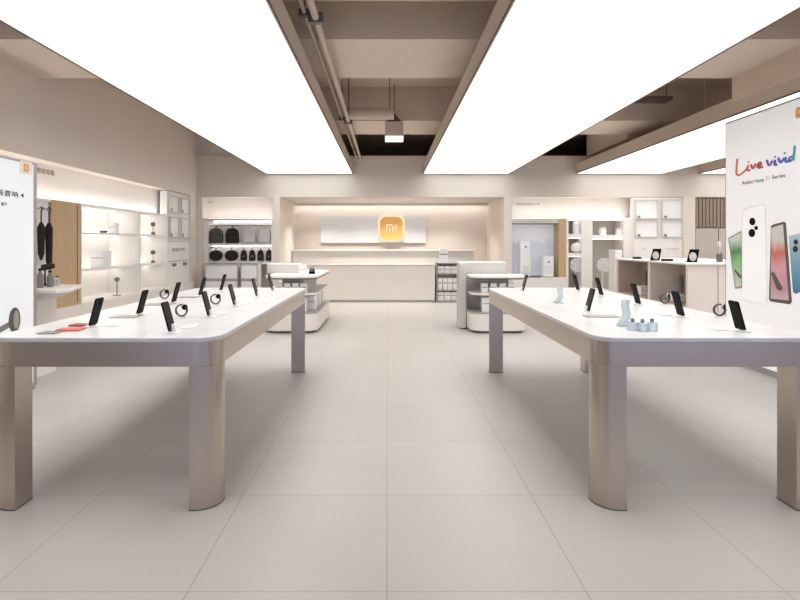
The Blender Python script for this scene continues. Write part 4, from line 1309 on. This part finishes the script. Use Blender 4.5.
# slatted grille and doors
struct('wall_alcove', MB().box(6.63, XR, 11.28, 11.4, 0, ZH), 'greyb')
t = thing('slatted_grille', 'brown vertical slatted grille high on the rear wall beside the poster board', 'grille', (7.4, 11.24, 1.74))
MB().box(6.64, 8.2, 11.25, 11.279, PZ(227.5, YB), ZH - 0.02).build('back_panel', 'grilled', t, world=True)
g = MB()
k = 6.66
while k < 8.18:
    g.box(k, k + 0.058, 11.225, 11.25, PZ(227.5, YB) + 0.01, ZH - 0.03)
    k += 0.078
g.build('slats', 'grille', t, world=True)
t = thing('tall_cupboard', 'grey-beige cupboard doors below the slatted grille', 'cabinet', (7.4, 11.2, 0))
for k in range(3):
    d = MB().box(6.65 + k * 0.5, 7.13 + k * 0.5, 11.2, 11.27, 0.05, PZ(228.5, YB)).build('door', mat('cupboard_door', srgb(188, 178, 168), 0.6, noise=0.02), t, world=True, bevel=0.003)
MB().box(6.65, 8.13, 11.22, 11.27, 0, 0.05).build('kickboard', 'dmetal', t, world=True)

# ================================================================== SERVICE DESK WITH CUBBIES
XA, YN, YFAR, ZT = 4.5, 7.78, 10.2, 1.10
t = thing('service_desk', 'rosy beige service desk with open brown cubbies facing the aisle', 'desk', (5.2, 9.0, 0))
XB = 6.2
MB().box(XA - 0.03, XB, YN - 0.03, YFAR + 0.03, ZT - 0.03, ZT).build('desktop', 'cream', t, world=True, bevel=0.004)
MB().box(XA, XB - 0.02, YN, YN + 0.05, 0, ZT - 0.03).build('end_panel', 'rose', t, world=True)
MB().box(XA, XB - 0.02, YFAR - 0.05, YFAR, 0, ZT - 0.03).build('end_panel', 'rose', t, world=True)
ym = XA * FOC / (649 - VX)
MB().box(XA, XA + 0.5, ym - 0.04, ym + 0.04, 0, ZT - 0.03).build('divider', 'rose', t, world=True)
MB().box(XA + 0.5, XA + 0.53, YN + 0.05, YFAR - 0.05, 0, ZT - 0.03).build('cubby_back', 'wood', t, world=True)
for q_ in (YN + 0.05, YFAR - 0.062):
    MB().box(XA + 0.02, XA + 0.5, q_, q_ + 0.012, 0.0, ZT - 0.03).build('cubby_lining', 'wood', t, world=True)
for (a, b_) in ((YN + 0.062, ym - 0.04), (ym + 0.04, YFAR - 0.062)):
    MB().box(XA + 0.01, XA + 0.5, a, b_, 0.02, 0.05).build('cubby_floor', 'wood', t, world=True)
    MB().box(XA + 0.01, XA + 0.5, a, b_, 0.42, 0.45).build('shelf_board', 'wood', t, world=True)
xs_ = PX(718, YN)
MB().box(xs_ - 0.004, xs_ + 0.004, YN - 0.002, YN, 0, ZT - 0.04).build('seam', 'thin', t, world=True)
t = thing('end_cabinet', 'pale narrow cabinet closing the end of the service desk by the poster board', 'cabinet', (5.4, 7.6, 0))
# rails with hanging accessories inside the cubbies
for c_, (a, b_) in enumerate(((YN + 0.062, ym - 0.04), (ym + 0.04, YFAR - 0.062))):
    n = (7, 5)[c_]
    for k in range(n):
        yy = a + (b_ - a) * (k + 0.7) / (n + 0.4)
        u = thing('hanging_accessory', '%s slim grey accessory pack from the camera in the %s cubby' % ((order + ['sixth', 'seventh'])[k].capitalize(), ('nearer', 'farther')[c_]), 'accessory', (XA + 0.46, yy, 0.55), group='accessory packs in the cubbies')
        MB().box(XA + 0.455, XA + 0.475, yy - 0.035, yy + 0.035, 0.55, 0.84).build('pack', ('grey', 'lmetal')[k % 2], u, world=True, bevel=0.004)
        MB().tube([(XA + 0.465, yy, 0.835), (XA + 0.465, yy, 0.86), (XA + 0.5, yy, 0.87)], 0.004, 6).build('hook', 'dmetal', u, world=True)
bpy.data.objects.remove(t)


def desk_screen(px, Y, lab):
    X = PX(px, Y)
    u = thing('tablet_display', lab, 'tablet', (X, Y, ZT), group='tablets on the service desk')
    MB().prism(rrect(X - 0.08, X + 0.06, Y - 0.06, Y + 0.06, 0.02, 4), ZT + 0.0005, ZT + 0.012).build('base', 'black', u, world=True)
    lean = Matrix.Translation((X, Y, ZT + 0.012)) @ Matrix.Rotation(math.radians(-22), 4, 'Z')
    MB().prism([(-0.075, 0), (0.07, 0), (0.10, 0.19), (-0.03, 0.19)], -0.01, 0.004, 'y').xform(lean).build('screen', 'black', u, world=True, bevel=0.003)
    MB().prism([(0.01 + 0.05 * math.cos(k * PI / 10), 0.075 + 0.07 * math.sin(k * PI / 10)) for k in range(20)], -0.013, -0.0102, 'y').xform(lean).build('printed_disc', 'lfabric', u, world=True)


desk_screen(692, 8.1, 'Black tablet on the service desk, nearer the poster board')
desk_screen(655, 8.9, 'Black tablet on the service desk, nearer the rear shelving')
for px, Y, wd, lab in ((637, 9.8, 0.13, 'Small flat black gadget at the far end of the service desk'), (667, 8.6, 0.16, 'Flat black keypad between the two tablets on the service desk')):
    X = max(PX(px, Y), XA + 0.08)
    u = thing('keypad', lab, 'keypad', (X, Y, ZT), group='flat black gadgets on the service desk')
    MB().box(X - wd / 2, X + wd / 2, Y - 0.05, Y + 0.05, ZT + 0.0005, ZT + 0.035).build('body', 'black', u, world=True, bevel=0.006)
    MB().box(X - wd / 2 + 0.015, X + wd / 2 - 0.015, Y - 0.035, Y + 0.035, ZT + 0.035, ZT + 0.04).build('keys', 'grey', u, world=True)
X, Y = PX(719.5, 8.2), 8.2
u = thing('sanitizer_bottle', 'dark pump bottle with a pale top on the service desk by the poster board', 'bottle', (X, Y, ZT))
MB().lathe([(0.045, 0.0005), (0.045, 0.13), (0.02, 0.16)], (X, Y, ZT), 16).build('body', 'dmetal', u, world=True, smooth=True)
MB().lathe([(0.015, 0.16), (0.015, 0.24), (0.03, 0.245), (0.03, 0.30), (0.01, 0.33)], (X, Y, ZT), 12).build('pump', 'lfabric', u, world=True, smooth=True)
yy = XA * FOC / (634 - VX) + 0.1
box_item('product_box', XA + 0.2, yy, 0.4505, 0.2, 0.3, 0.16, 'wplastic', 'White box inside the farther cubby of the service desk', 'box')
yy = XA * FOC / (664 - VX)
box_item('product_box', XA + 0.2, yy, 0.4505, 0.16, 0.18, 0.12, 'wplastic', 'Small white box inside the nearer cubby of the service desk', 'box')
